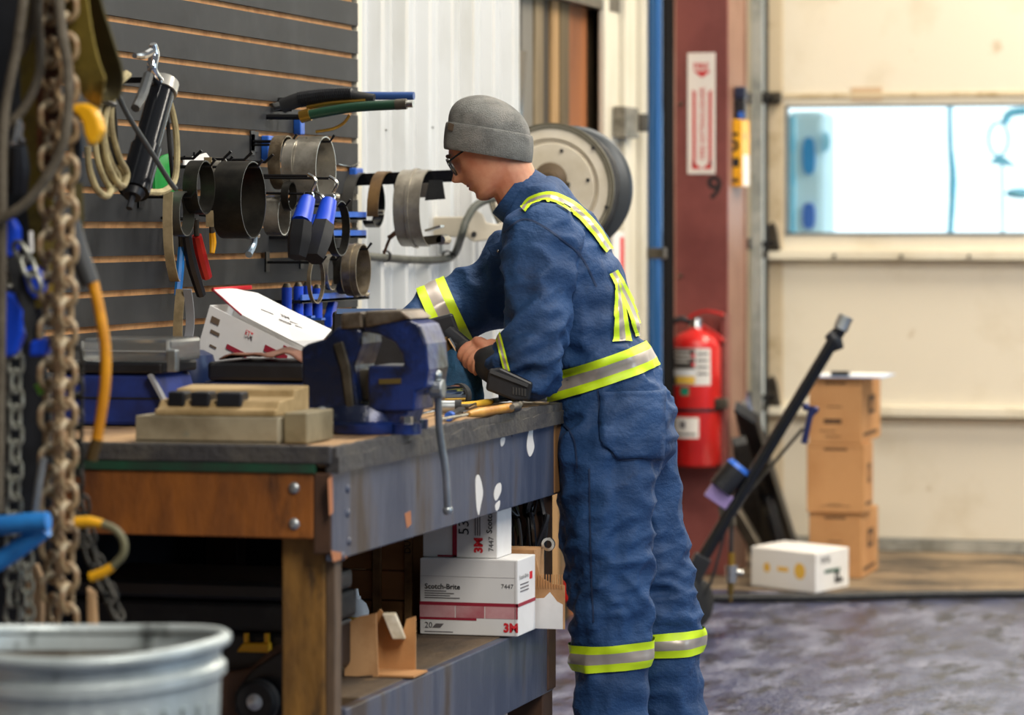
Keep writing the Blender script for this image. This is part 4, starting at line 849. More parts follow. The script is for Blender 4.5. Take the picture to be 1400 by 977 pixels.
# collar and lapel
nk = MB(); rs = []; c0 = P(712, 269, 8.13); ax = im(-0.8, -0.6)
for f, r1, r2 in ((-0.02, 44, .073), (0.012, 42, .070), (0.030, 41, .068), (0.031, 38.5, .063), (0.0, 38, .062)):
    c = c0+ax*f; r = r1/FPX*8.13; e = im(-0.6, 0.8)
    rs.append([c+e*(r*math.cos(2*PI*k/32))+FW*(r2*math.sin(2*PI*k/32)) for k in range(32)])
nk.rings(rs, cap=False).build('collar', M_navy_cl, co, smooth=True)
def lapel(px, d, nm='lapel'): 
    q = [P(a, b, d) for a, b in px]; mb = MB().add(q+[p+FW*0.006 for p in q], [tuple(range(len(q))), tuple(range(len(q), 2*len(q)))[::-1]]+[(i, (i+1) % len(q), len(q)+(i+1) % len(q), len(q)+i) for i in range(len(q))])
    return mb.build(nm, M_navy_cl, co, bevel=0.002)
lapel([(689, 300), (683, 330), (666, 337), (672, 350), (690, 356), (700, 330)], 8.07)
MB().sphere(P(681, 343, 8.066), 0.004).build('snap_button', M_steel, co, smooth=True)
# gloves
gl = MB()
for a, b in ((P(676, 493, 7.915), P(655, 496, 7.915)),): limb(gl, [(694, 503, 7.89, 27, .044), (680, 499, 7.90, 29, .042), (667, 494, 7.915, 25, .036), (659, 490, 7.925, 17, .028)])
gl.build('glove', M_rubber, man, smooth=True)
gl = MB(); limb(gl, [(556, 454, 8.28, 24, .038), (572, 462, 8.27, 24, .034), (584, 470, 8.26, 20, .028)]); gl.build('glove', M_rubber, man, smooth=True)
# boots below the cuffs
for (px, d) in ((832, 8.0), (921, 8.24)):
    b0 = P(px, 1000, d); c = V((b0.x, b0.y, 0)); fdir = (-RT*0.85+FW*0.52).normalized(); mb = MB(); sdv = UP.cross(fdir); rs = []
    for x, wv, h in ((-0.09, .03, .06), (-0.07, .042, .12), (0.0, .045, .13), (0.07, .047, .085), (0.14, .05, .065), (0.18, .038, .05), (0.195, .015, .03)):
        rs.append([c+fdir*x+sdv*(wv*math.cos(a))+UP*(max(0.002, h/2+h/2*math.sin(a)*1.0)) for a in [2*PI*k/16 for k in range(16)]])
    mb.rings(rs); mb.cyl(c+UP*0.05, c+UP*0.2, 0.055, 0.06, 16)
    mb.build('boot', M_rubber, man, smooth=True)
# beanie
bn = thing
def knit_ring(cx, cy, hw, dr, n=40): 
    e = im(0.987, 0.16); c = P(cx, cy, 8.12); r = hw/FPX*8.12
    return [c+e*(r*math.cos(2*PI*k/n))+FW*(dr*math.sin(2*PI*k/n)) for k in range(n)]
be = MB().rings([knit_ring(668, 195, 57, .086), knit_ring(669, 180, 57.5, .087), knit_ring(669, 172, 57.5, .087), knit_ring(668, 160, 54.5, .083), knit_ring(667, 150, 48, .073), knit_ring(666, 142, 39, .06), knit_ring(666, 135, 26, .04), knit_ring(665, 131.5, 12, .02), knit_ring(665, 130.5, 3, .004)]).build('beanie', M_knit, man, smooth=1.6)
cf = MB().rings([knit_ring(667, 212, 58, .085), knit_ring(667, 214, 60.5, .088), knit_ring(667, 211, 62, .091), knit_ring(668, 196, 62.5, .093), knit_ring(669, 182, 61.5, .092), knit_ring(669, 177, 60.5, .091), knit_ring(669, 175, 58.5, .088), knit_ring(669, 178, 56.5, .085)], cap=False).build('cuff', M_knit, be, smooth=1.6)
for cz_, nm in ((1.0, 'sub'),): be.modifiers.new('s', 'SUBSURF').render_levels = 1; cf.modifiers.new('s', 'SUBSURF').render_levels = 1
lab = MB(); q = [P(613, 167, 8.075), P(621, 170, 8.065), P(619, 179, 8.063), P(612, 177, 8.073)]; lab.add(q+[p+FW*0.01 for p in q], [(0, 1, 2, 3), (7, 6, 5, 4), (0, 4, 5, 1), (1, 5, 6, 2), (2, 6, 7, 3), (3, 7, 4, 0)]).build('label_tab', mat('brown_leather_tab', '5a4a3a', 0.7), be)
# glasses, eyes, brows, lips
gs = MB()
for s in (1, -1):
    gs.tube([hp(.100, s*.012, .002), hp(.098, s*.040, .004), hp(.088, s*.060, .006), hp(.03, s*.073, .006), hp(-.02, s*.076, .0)], 0.0024, 6)
gl_ = gs.build('glasses', M_blackgloss, man, smooth=True)
for s in (1, -1):
    mb = MB(); mb.band(hp(.098, s*.034, -.006), HF+lat*s*0.35, 0.015, 0.004, 0.0016, hint=HU, ry=0.021).build('rim', mat('tortoise_frame', '3b2c1c', 0.3), gl_, smooth=True)
    ring = [hp(.098, s*.034, -.006)+(lat-HF*s*0.35).normalized()*(0.020*math.cos(2*PI*k/20))+HU*(0.0145*math.sin(2*PI*k/20)) for k in range(20)]
    MB().add(ring+[p+HF*0.0015 for p in ring], [tuple(range(20))[::-1], tuple(range(20, 40))]+[(i, (i+1) % 20, 20+(i+1) % 20, 20+i) for i in range(20)]).build('lens', mat('lens_glass', (0.8, 0.86, 0.85), 0.05, 0, trans=0.9, spec=0.8), gl_)
    MB().sphere(hp(.062, s*.029, -.002), 0.0115).build('eye', mat('eye_white', 'd8d2cc', 0.2), man, smooth=True)
    MB().tube([hp(.093, s*.014, .017), hp(.094, s*.03, .021), hp(.082, s*.05, .017)], [0.003, 0.004, 0.002], 6).build('eyebrow', mat('brown_hair', '4b3526', 0.8), man, smooth=True)
MB().tube([hp(.082, -.024, -.0625), hp(.090, -.012, -.060), hp(.0935, 0, -.0595), hp(.090, .012, -.060), hp(.082, .024, -.0625)], [0.002, 0.004, 0.0045, 0.004, 0.002], 8).tube([hp(.081, -.022, -.065), hp(.090, -.01, -.068), hp(.0925, 0, -.069), hp(.090, .01, -.068), hp(.081, .022, -.065)], [0.002, 0.004, 0.005, 0.004, 0.002], 8).build('lips', mat('lip_skin', 'b46a5c', 0.45), man, smooth=True)
# --- cordless tool in the hands
tool = thing('cordless_ratchet_tool', P(650, 500, 7.95), 'black cordless power tool with battery held in the worker\'s hands', 'power tool')
MB().tube([HA0+(HA0-HA1)*0.1, HA0, (HA0+HA1)/2, HA1], [0.020, 0.019, 0.017, 0.021], 12).build('handle', M_rubber, tool, smooth=True)
bt_ = [(668, 502), (684, 499), (729, 520), (724, 545), (704, 545), (664, 530)]
q = [P(a, b+3, 7.80) for a, b in bt_]
bb = MB().add(q+[p+FW*0.07 for p in q], [tuple(range(6)), tuple(range(6, 12))[::-1]]+[(i, (i+1) % 6, 6+(i+1) % 6, 6+i) for i in range(6)]).build('battery', M_black, tool, bevel=0.005)
for k in range(5):
    a = P(702+k*4, 529+k*0.6, 7.798); MB().bar(a, a-UP*0.016, 0.0025, 0.004).build('rib', mat('dark_grey_plastic', '3c3e40', 0.5), bb)
MB().bar(P(670, 507, 7.796), P(722, 527, 7.796), 0.006, 0.008).build('top_edge', MATS['dark_grey_plastic'], bb)
hdq = [(574, 440), (618, 428), (627, 452), (624, 470), (582, 466)]
q = [P(a, b, 8.0) for a, b in hdq]
MB().add(q+[p+FW*0.06 for p in q], [tuple(range(5)), tuple(range(5, 10))[::-1]]+[(i, (i+1) % 5, 5+(i+1) % 5, 5+i) for i in range(5)]).build('motor_head', M_black, tool, bevel=0.006)
MB().cyl(P(612, 458, 8.0), P(640, 478, 7.97), 0.024, 0.02, 16).build('gear_case', M_black, tool, smooth=True)
c0, c1 = P(606, 462, 7.985), P(622, 494, 7.985)
MB().cyl(c0, c0*0.45+c1*0.55, 0.016, 0.013, 14).build('chuck', mat('brassy_metal', '7d6136', 0.35, 0.8, '4d3a20', 14), tool, smooth=True)
MB().cyl(c0*0.5+c1*0.5+RT*0.004, c1, 0.010, 0.008, 12).build('bit', M_steel, tool, smooth=True)
MB().cyl(P(614, 462, 7.96), P(626, 482, 7.96), 0.004, n=8).build('guard_rod', M_chrome, tool, smooth=True)
# ================================================================== THINGS AT THE BACK
# --- fire sign on the column
M_signw = mat('sign_white', 'efe6da', 0.4); M_signr = mat('sign_red', 'cf2326', 0.4)
ys = YC-0.001
def cpt(px, py, y=ys): return onY(px, py, y)
def flatpoly(nm, pix, m, parent, y, t=0.0006):
    q = [cpt(a, b, y) for a, b in pix]; return MB().prism([(p.x, p.z) for p in q], (0, y, 0), EX, EZ, t).build(nm, m, parent)
sg = thing('fire_sign', cpt(959, 238), 'white and red vertical fire extinguisher sign on the red column', 'sign')
a, b = cpt(940, 238), cpt(978, 72)
MB().box((a.x, ys-0.004, a.z), (b.x, ys, b.z)).build('plate', M_signw, sg, bevel=0.003)
y5 = ys-0.0045
text('FIRE', cpt(948, 95, y5), EX, EZ, 0.036, M_signr, sg, 'lettering', sx=0.92, bold=0.02)
flatpoly('red_triangle', [(948, 97), (972, 97), (960, 106)], M_signr, sg, y5)
text('FIRE EXTINGUISHER', cpt(964.5, 218, y5), EZ, -EX, 0.034, M_signr, sg, 'lettering', sx=0.92)
flatpoly('red_bar', [(947, 122), (951, 126), (951, 222), (947, 228)], M_signr, sg, y5); flatpoly('red_bar', [(973, 122), (969, 126), (969, 222), (973, 228)], M_signr, sg, y5)
flatpoly('red_corner', [(946, 219), (946, 231), (960, 231)], M_signr, sg, y5); flatpoly('red_corner', [(973, 219), (973, 231), (960, 231)], M_signr, sg, y5)
# --- yellow box with black device on the column side
yb = YC+0.10
a, b = onY(995, 255, yb), onY(1014, 163, yb); bxr = b.x
ybx = thing('yellow_wall_box', (a.x, yb, a.z), 'yellow control box with black markings on the column side', 'box')
MB().box((cr+0.0, yb, a.z), (bxr, yb+0.16, b.z)).build('case', M_yellow, ybx, bevel=0.003)
text('5', onY(995, 206, yb-0.0008), EX, EZ, 0.10, M_ink, ybx, bold=0.02)
for (p0, p1) in (((1001, 228), (1011, 216)), ((999, 249), (1010, 244))):
    q0, q1 = onY(*p0, yb), onY(*p1, yb); MB().box((q0.x, yb-0.001, q0.z), (q1.x, yb, q1.z)).build('marking', M_ink, ybx)
q0, q1 = onX(1016, 254, bxr), onX(1024, 212, bxr); MB().box((bxr, q0.y, q0.z), (bxr+0.001, min(q1.y, yb+0.155), q1.z)).build('white_sticker', M_wcarton, ybx)
q0 = onX(1018, 186, bxr); MB().cyl((bxr, q0.y, q0.z), (bxr+0.001, q0.y, q0.z), 0.012, n=12).build('pink_mark', mat('pink_mark', 'd4607a', 0.6), ybx)
dv = thing('black_lamp', (a.x+0.02, yb, b.z), 'black hand lamp standing on the yellow control box', 'lamp')
z0, z1 = b.z, onY(1002, 118, yb).z
MB().box((cr+0.002, yb+0.02, z0+0.001), (cr+0.042, yb+0.07, z0+(z1-z0)*0.62)).build('body', M_black, dv, bevel=0.006)
MB().box((cr+0.0, yb+0.015, z0+(z1-z0)*0.62), (cr+0.046, yb+0.075, z1)).build('head', mat('dark_blue_plastic', '222c44', 0.3), dv, bevel=0.008)
MB().box((cr+0.018, yb+0.017, z0+0.002), (cr+0.04, yb+0.02, z0+0.03)).build('button', M_bluepaint, dv)
# --- fire extinguisher
yx = YC-0.11; ec = onY(952, 560, yx); er = onY(985, 560, yx).x-ec.x; ez0 = onY(952, 636, yx).z; ez1 = onY(952, 455, yx).z
ex = thing('fire_extinguisher', (ec.x, yx, ez0), 'red fire extinguisher with labels hung on the red column', 'extinguisher')
Hx = ez1-ez0
cyl = MB().lathe([(0.0, 0.0), (er*0.9, 0.0), (er, 0.012), (er, Hx-0.05), (er*0.93, Hx-0.025), (er*0.7, Hx-0.004), (er*0.35, Hx+0.012), (er*0.3, Hx+0.02), (0, Hx+0.02)], (ec.x, yx, ez0), EZ, 36).build('cylinder', M_red, ex, smooth=True)
def wrap(nm, pa, pb, m, off=0.0012):    # label wrapped round the cylinder
    a0 = math.asin(max(-1, min(1, (onY(pa[0], pa[1], yx).x-ec.x)/er))); a1 = math.asin(max(-1, min(1, (onY(pb[0], pb[1], yx).x-ec.x)/er))); z0, z1 = onY(952, pb[1], yx).z, onY(952, pa[1], yx).z
    rr = er+off; ps = [(ec.x+rr*math.sin(a0+(a1-a0)*k/10), yx-rr*math.cos(a0+(a1-a0)*k/10)) for k in range(11)]
    return MB().add([(x, y, z0) for x, y in ps]+[(x, y, z1) for x, y in ps], [(k, k+1, 12+k, 11+k) for k in range(10)]).build(nm, m, cyl)
wrap('label', (921, 475), (976, 525), mat('label_grey', 'd9d4cc', 0.5)); wrap('label_panel', (924, 476), (957, 503), mat('label_dark', '4a443f', 0.5), 0.0018)
wrap('label_print', (926, 504), (957, 512), M_wcarton, 0.0018); wrap('label_print', (930, 513), (957, 523), M_yink, 0.002); wrap('label_print', (927, 515), (956, 524), M_ink, 0.0016)
for k in range(4): wrap('label_print', (960, 481+k*9), (973, 484+k*9), M_greyink, 0.0018)
for (x0_, y0_, x1_) in ((928, 480, 950), (928, 486, 953), (930, 492, 948)): wrap('label_print', (x0_, y0_), (x1_, y0_+2), M_signw, 0.0022)
wrap('label_print', (953, 482), (957, 488), M_logo, 0.0024); wrap('label_print', (953, 494), (957, 500), M_logo, 0.0024)
wrap('green_dot', (937, 528), (949, 539), mat('green_sticker', '1f8a6a', 0.5)); wrap('inspection_tag', (924, 569), (962, 597), M_signw); wrap('tag_print', (936, 574), (944, 584), M_greyink, 0.0018); wrap('tag_print', (928, 590), (958, 593), M_greyink, 0.0018)
MB().band((ec.x, yx, onY(952, 559, yx).z), EZ, er+0.003, 0.012, 0.002).build('strap', M_black, ex, smooth=True)
q = onY(985, 551, yx-0.02); MB().box((q.x-0.02, yx-0.05, q.z-0.02), (q.x+0.03, yx, q.z+0.02)).build('strap_buckle', M_darksteel, ex, bevel=0.004)
zt = ez0+Hx+0.02
MB().cyl((ec.x, yx, zt), (ec.x, yx, zt+0.035), 0.028, 0.022, 18).build('valve', M_steel, ex, smooth=True)
MB().ribbon([cpt(940, 436, yx), cpt(952, 428, yx), cpt(968, 425, yx), cpt(990, 430, yx)], EY, 0.026, 0.010).build('lever', M_red, ex, bevel=0.002)
MB().ribbon([cpt(946, 440, yx), cpt(960, 445, yx), cpt(976, 455, yx), cpt(990, 466, yx)], EY, 0.026, 0.010).build('carry_handle', M_red, ex, bevel=0.002)
MB().tube([cpt(947, 441, yx), cpt(930, 436, yx-0.01), cpt(913, 447, yx-0.01), cpt(906, 475, yx-0.01), cpt(910, 510, yx-0.01), cpt(914, 540, yx-0.01)], 0.013, 10).build('hose', M_rubber, ex, smooth=True)
MB().cyl(cpt(914, 540, yx-0.01), cpt(917, 575, yx-0.01), 0.016, 0.022, 12).build('nozzle', M_black, ex, smooth=True)
MB().box((cpt(984, 560, yx).x, yx+0.02, cpt(984, 640, yx).z), (cpt(991, 560, yx).x, YC-0.001, cpt(984, 432, yx).z)).build('bracket', M_redsteel, ex, bevel=0.002)
MB().box((cpt(981, 560, yx).x, yx+0.092, cpt(984, 645, yx).z), (cpt(984, 560, yx).x, YC-0.001, cpt(984, 500, yx).z)).build('back_strip', mat('navy_strip', '243a72', 0.4), ex)
# --- black ramps leaning beside the column
def slab(nm, p0, p1, wd, th, m, parent, hint=FW): return MB().bar(p0, p1, wd, th, hint=hint).build(nm, m, parent, bevel=0.004)
r1 = thing('folding_ramp', onZ(1040, 770, 0), 'dark folding ramp leaning between column and bay door', 'ramp')
def lean(q, th, m):
    q = [V(p) for p in q]; nn = (q[1]-q[0]).cross(q[3]-q[0]).normalized()*th
    return MB().add(q+[p+nn for p in q], [(0, 1, 2, 3), (7, 6, 5, 4), (0, 4, 5, 1), (1, 5, 6, 2), (2, 6, 7, 3), (3, 7, 4, 0)]).build('panel', m, r1, bevel=0.004)
fz = lambda px, y: V((onY(px, 700, y).x, y, 0.012))
lean([onY(1003, 560, 13.2), onY(1034, 580, 13.26), fz(1090, 14.05), fz(1050, 13.95)], 0.05, M_black)
lean([onY(1003, 610, 13.12), onY(1022, 606, 13.14), fz(1052, 13.9), fz(1026, 13.84)], 0.04, M_rubber)
MB().bar(onY(1000, 690, 13.3), onY(1034, 748, 13.25), 0.03, 0.05).build('foot', M_darksteel, r1, bevel=0.004)
r2 = thing('blue_stand_rail', onZ(1040, 770, 0), 'slanted dark blue steel rail leaning behind the fire extinguisher', 'rail')
MB().bar(onY(992, 468, 13.95), onY(1042, 650, 13.72), 0.05, 0.05).build('rail', mat('slate_blue_steel', '2f4470', 0.4, 0.2, '1d2a48', 8), r2, bevel=0.004)
MB().bar(onY(1042, 650, 13.72), V((onY(1075, 760, 13.6).x, 13.6, 0.0)), 0.04, 0.04).build('leg', M_black, r2, bevel=0.004)
MB().bar(onY(1000, 520, 13.7), onY(1026, 585, 13.66), 0.035, 0.04).build('clamp', M_black, r2, bevel=0.004)
MB().cyl(onY(1003, 545, 13.62), onY(1016, 558, 13.62), 0.03, n=12).build('knob', M_black, r2)
# --- floor jack with long handle
dj = 11.85
J = lambda px, py, d=dj: P(px, py, d)
jk = thing('floor_jack', V((J(950, 850).x, J(950, 850).y, 0)), 'red floor jack with long black handle leaning to the right', 'jack')
MB().cyl(J(948, 784), J(1152, 445), 0.0215, 0.021, 18).build('handle', M_blackgloss, jk, smooth=True)
MB().cyl(J(1149, 450), J(1157, 432), 0.026, n=18).build('handle_cap', M_galv, jk, smooth=True)
hg = MB().tube([J(1133, 455), J(1141, 464), J(1147, 478)], [0.02, 0.026, 0.018], 10).build('release_knob', M_black, jk, smooth=True)
MB().tube([J(1110, 555), J(1106, 575), J(1099, 606)], 0.011, 8).tube([J(1104, 575), J(1114, 562)], 0.008, 8).sphere(J(1102, 556), 0.014).sphere(J(1115, 560), 0.012).build('trigger_lever', mat('indigo_metal', '2b3260', 0.35, 0.4), jk, smooth=True)
MB().tube([J(1098, 585), J(1060, 630), J(1030, 665), J(990, 712)], 0.006, 8).build('linkage_rod', M_darksteel, jk, smooth=True)
MB().cyl(J(985, 668), J(1008, 640), 0.043, n=20).build('reservoir', M_black, jk, smooth=True)
MB().cyl(J(1008, 640), J(1012, 635), 0.044, 0.036, 20).build('reservoir_cap', M_bluepaint, jk, smooth=True)
MB().bar(J(968, 668), J(997, 688), 0.03, 0.05).build('bracket', mat('violet_metal', '9a86b8', 0.4, 0.3), jk, bevel=0.003)
MB().bar(J(992, 690), J(996, 720), 0.02, 0.05).build('mount', M_darksteel, jk, bevel=0.003)
MB().tube([J(1002, 690), J(1000, 730), J(999, 775)], 0.007, 8).build('air_hose', M_rubber, jk, smooth=True)
MB().tube([J(996, 700), J(985, 750), J(970, 800), J(952, 826)], 0.005, 8).build('cable', M_rubber, jk, smooth=True)
ck = MB().cyl(J(1000, 755), J(1000, 772), 0.012, n=12).build('brass_fitting', mat('brass', 'b08a3c', 0.3, 0.9), jk)
MB().cyl(J(1000, 772), J(1000, 796), 0.022, 0.017, 14).cyl(J(1002, 780), J(1016, 783), 0.010, n=10).build('valve', M_steel, jk, smooth=True)
MB().cyl(J(999, 796), J(999, 812), 0.011, n=10).cyl(J(999, 812), J(999, 823), 0.006, n=8).build('coupler', mat('dark_brass', '7a6436', 0.35, 0.8), jk, smooth=True)
MB().bar(J(930, 822), J(962, 760), 0.05, 0.06).build('yoke', M_black, jk, bevel=0.004)
wc = J(951, 824); wax = (RT*0.45-FW*0.9).normalized()
MB().lathe([(0.03, -0.022), (0.07, -0.022), (0.082, -0.014), (0.082, 0.014), (0.07, 0.022), (0.03, 0.022)], wc+UP*0.0, RT*0.75-FW*0.66, 28).build('wheel', M_rubber, jk, smooth=True)
MB().lathe([(0.0, 0.02), (0.045, 0.02), (0.05, 0.01), (0.05, -0.02), (0, -0.02)], wc, RT*0.75-FW*0.66, 20).build('hub', M_red, jk, smooth=True)
MB().bar(wc-RT*0.10+UP*0.03, wc-RT*0.01+UP*0.05, 0.05, 0.08).build('frame', M_red, jk, bevel=0.006)
fb = V((wc.x, wc.y, 0)); MB().bar(fb-RT*0.55+UP*0.11+FW*0.25, fb-RT*0.06+UP*0.11, 0.09, 0.09).build('side_frame', M_red, jk, bevel=0.01)
MB().cyl(fb-RT*0.52+FW*0.25+UP*0.002-FW*0.03, fb-RT*0.52+FW*0.28+UP*0.002, 0.04, n=16).build('base_plate', M_rubber, jk)
# --- three brown cartons stacked before the door, clipboard, white carton
def carton(px0, px1, py0, py1, z0, y, depth, label, prints=True):
    x0, x1 = onY(px0, 600, y).x, onY(px1, 600, y).x; z1 = onY((px0+px1)/2, py0, y).z
    t = thing('cardboard_box', ((x0+x1)/2, y+depth/2, z0), label, 'box', 'brown cartons stacked before the bay door')
    b = MB().box((x0, y, z0+0.001), (x1, y+depth, z1)).build('body', M_carton, t, bevel=0.003)
    MB().box((x0+0.001, y-0.0006, z1-0.016), (x1-0.001, y, z1-0.014)).build('lid_line', mat('brown_line', '8d6238', 0.8), b)
    W = x1-x0; Hh = z1-z0
    for (u0, u1, v0, v1) in (((0.30, 0.70, 0.90, 0.93),) + (((0.28, 0.62, 0.30, 0.37), (0.35, 0.62, 0.55, 0.565), (0.2, 0.5, 0.18, 0.195), (0.3, 0.6, 0.10, 0.115)) if prints else ((0.25, 0.75, 0.09, 0.1), (0.35, 0.6, 0.115, 0.125)))):
        quad('print', (x0+u0*W, y, z0+v0*Hh), EX, EZ, (u1-u0)*W, (v1-v0)*Hh, mat('brown_print', '4c3320', 0.8), b)
    quad('print', (x1, y+depth*0.35, z0+0.42*Hh), EY, EZ, depth*0.35, 0.28*Hh, MATS['brown_print'], b); quad('print', (x1, y+depth*0.45, z0+0.48*Hh), EY, EZ, depth*0.15, 0.14*Hh, M_carton, b, lift=0.0014)
    quad('print', (x1, y+depth*0.1, z0+0.1*Hh), EY, EZ, depth*0.7, 0.05*Hh, MATS['brown_print'], b)
    return z1, x0, x1
yy = onZ(1140, 790, 0.003).y
z1, _, _ = carton(1106, 1178, 700, 788, 0.003, yy, 0.40, 'lowest brown carton of the stack before the bay door')
z2, _, _ = carton(1103, 1182, 606, 700, z1, yy-0.02, 0.20, 'plain middle brown carton of the stack before the bay door', False)
z3, bx0, bx1 = carton(1106, 1178, 516, 606, z2, yy-0.02, 0.46, 'topmost brown carton of the stack, under the clipboard')
cbd = thing('clipboard', ((bx0+bx1)/2, yy+0.1, z3), 'pale blue clipboard with black clip on the topmost carton', 'clipboard')
MB().box((bx0+0.0, yy-0.06, z3+0.001), (bx1+0.09, yy+0.24, z3+0.007)).build('board', mat('pale_blue_sheet', 'bccdea', 0.4), cbd, bevel=0.002)
MB().box((bx0+0.03, yy-0.045, z3+0.0072), (bx1+0.07, yy+0.22, z3+0.010)).build('paper', M_wcarton, cbd)
MB().box((bx0+0.09, yy-0.06, z3+0.008), (bx0+0.16, yy-0.02, z3+0.026)).build('clip', M_black, cbd, bevel=0.004)
# white carton on the floor
fl, fr_, bk = onZ(1027, 800, 0.003), onZ(1115, 811, 0.003), onZ(1165, 800, 0.003)
hb_ = 0.146
u1 = (fr_-fl); u2 = (bk-fr_)
u2 = (u2.normalized()*0.30)
wc_ = thing('white_carton', (fl+fr_)/2, 'white carton with yellow prints lying on the floor before the boxes', 'carton')
q = [fl, fr_, fr_+u2, fl+u2]
MB().add([p+UP*0.001 for p in q]+[p+UP*hb_ for p in q], [(0, 3, 2, 1), (4, 5, 6, 7), (0, 1, 5, 4), (1, 2, 6, 5), (2, 3, 7, 6), (3, 0, 4, 7)]).build('body', M_wcarton, wc_, bevel=0.002)
def dot(c, ux, r, m, nm='print'):
    ux = ux.normalized(); nn = ux.cross(UP).normalized(); ring = [c+nn*0.001+ux*(r*math.cos(2*PI*k/18))+UP*(r*math.sin(2*PI*k/18)) for k in range(18)]; return MB().add(ring+[p-nn*0.0006 for p in ring], [tuple(range(18)), tuple(range(18, 36))[::-1]]).build(nm, m, wc_)
U = u1.normalized(); L1 = u1.length
dot(fl+U*L1*0.25+UP*0.075, u1, 0.018, M_yink); dot(fl+U*L1*0.76+UP*0.075, u1, 0.030, M_yink)
nn = U.cross(UP); MB().obox(fl+U*L1*0.5+UP*0.075+nn*0.001, U*0.03, UP*0.008, nn*0.0005).build('print', M_yink, wc_)
U2 = u2.normalized(); L2 = u2.length
text('P', fr_+U2*L2*0.80+UP*0.02, UP, -U2, 0.10, M_ink, wc_, bold=0.03); MB().obox(fr_+U2*L2*0.5+UP*0.072+U2.cross(UP)*0.001, U2*0.07, UP*0.006, U2.cross(UP)*0.0005).build('print', mat('green_ink', '2c5a48', 0.7), wc_)
text('tersai', fr_+U2*L2*0.15+UP*0.105, U2, UP, 0.05, M_ink, wc_, sx=0.75)
# black hose lying along the edge of the concrete
MB().tube([onZ(930, 818, 0.017), onZ(1010, 817, 0.017), onZ(1100, 817, 0.017), onZ(1180, 815, 0.017), onZ(1260, 813, 0.017), onZ(1340, 812, 0.017), onZ(1430, 811, 0.017)], 0.016, 10).build('floor_hose', M_rubber, smooth=True, label='long black hose lying on the floor along the concrete strip', cat='hose')
# --- hose reel
rc = P(752, 257, 10.30); R_ = 87/FPX*10.30
M_reel = mat('beige_reel_enamel', 'cfc5b2', 0.35, 0, 'b8ab93', 5, (0.45, 0.7), c3='7d6a4c', scale3=11, amt3=(0.66, 0.78))
rl = thing('hose_reel', (rc.x, rc.y+0.1, rc.z), 'beige hose reel with black hose mounted on the wall', 'hose reel')
MB().lathe([(0.02, 0.0), (R_*0.70, 0.0), (R_*0.73, 0.012), (R_*0.76, 0.012), (R_*0.79, 0.0), (R_*0.95, 0.004), (R_, 0.0), (R_*1.01, 0.012), (R_*0.97, 0.02), (0.02, 0.02)], rc, EY, 56, cap=True).build('front_disc', M_reel, rl, smooth=True)
MB().band(rc+EY*0.004, EY, R_*0.955, 0.006, 0.003, n=56).band(rc+EY*0.008, EY, R_*1.005, 0.016, 0.004, n=56).build('disc_groove', mat('grimy_groove', '55503f', 0.6), rl, smooth=True)
MB().lathe([(0.02, 0.0), (R_*0.95, 0.0), (R_*1.02, 0.01), (R_*1.02, 0.02), (R_*0.95, 0.012), (0.02, 0.012)], rc+EY*0.24, EY, 56).build('rear_disc', mat('grey_black_disc', '4b4e50', 0.35, 0.4), rl, smooth=True)
for k, (r, o) in enumerate(((0.70, 0.055), (0.71, 0.095), (0.70, 0.14), (0.72, 0.185), (0.74, 0.212))):
    MB().tube([rc+EY*o+V((math.cos(a)*R_*r, 0.006*math.sin(3*a+k), math.sin(a)*R_*r)) for a in [2*PI*i/28 for i in range(28)]], 0.019, 8, closed=True, sub=1).build('hose_turn', M_rubber, rl, smooth=True)
MB().tube([rc+EY*0.13+V((math.cos(a)*R_*0.9, 0.03*math.sin(a), math.sin(a)*R_*(0.9 if math.sin(a) > 0 else 1.06))) for a in [2*PI*i/28 for i in range(28)]], 0.013, 8, closed=True, sub=1).build('hose_turn', M_rubber, rl, smooth=True)
MB().cyl(rc+EY*0.02, rc+EY*0.24, R_*0.5, n=32).build('drum', M_darksteel, rl, smooth=True)
MB().lathe([(0.0, -0.03), (0.022, -0.03), (0.03, -0.012), (0.05, -0.004), (0.052, 0.0), (0, 0.0)], P(752, 246, 10.28), EY, 20).build('hub', mat('greasy_hub', '5c4c38', 0.5, 0.4), rl, smooth=True)
for (px, py) in ((768, 206), (804, 246), (829, 283), (769, 253), (811, 202)):
    q = onY(px, py, rc.y); MB().cyl(q+EY*0.002, q-EY*0.0035, 0.0055, n=10).build('disc_hole', M_ink, rl)
q = onY(778, 252, rc.y); MB().cyl(q, q-EY*0.012, 0.007, n=6).build('disc_bolt', M_steel, rl)
fo = [(639, 300), (640, 326), (648, 331), (668, 328), (700, 318), (735, 302), (735, 284), (703, 297), (680, 306), (665, 304), (660, 292), (650, 287)]
q = [P(a, b, 10.2) for a, b in fo]; mb = MB().add(q+[p+FW*0.02 for p in q], [tuple(range(len(q))), tuple(range(len(q), 2*len(q)))[::-1]]+[(i, (i+1) % len(q), len(q)+(i+1) % len(q), len(q)+i) for i in range(len(q))])
mb.build('mount_arm', M_reel, rl, bevel=0.004)
MB().cyl(P(648, 320, 10.19), P(648, 320, 10.21), 0.008, n=10).build('arm_hole', M_ink, rl)
MB().bar(P(650, 310, 10.22), V((-2.875, P(650, 310, 10.22).y+0.1, P(650, 310, 10.22).z)), 0.05, 0.06).build('wall_bracket', M_reel, rl, bevel=0.004)
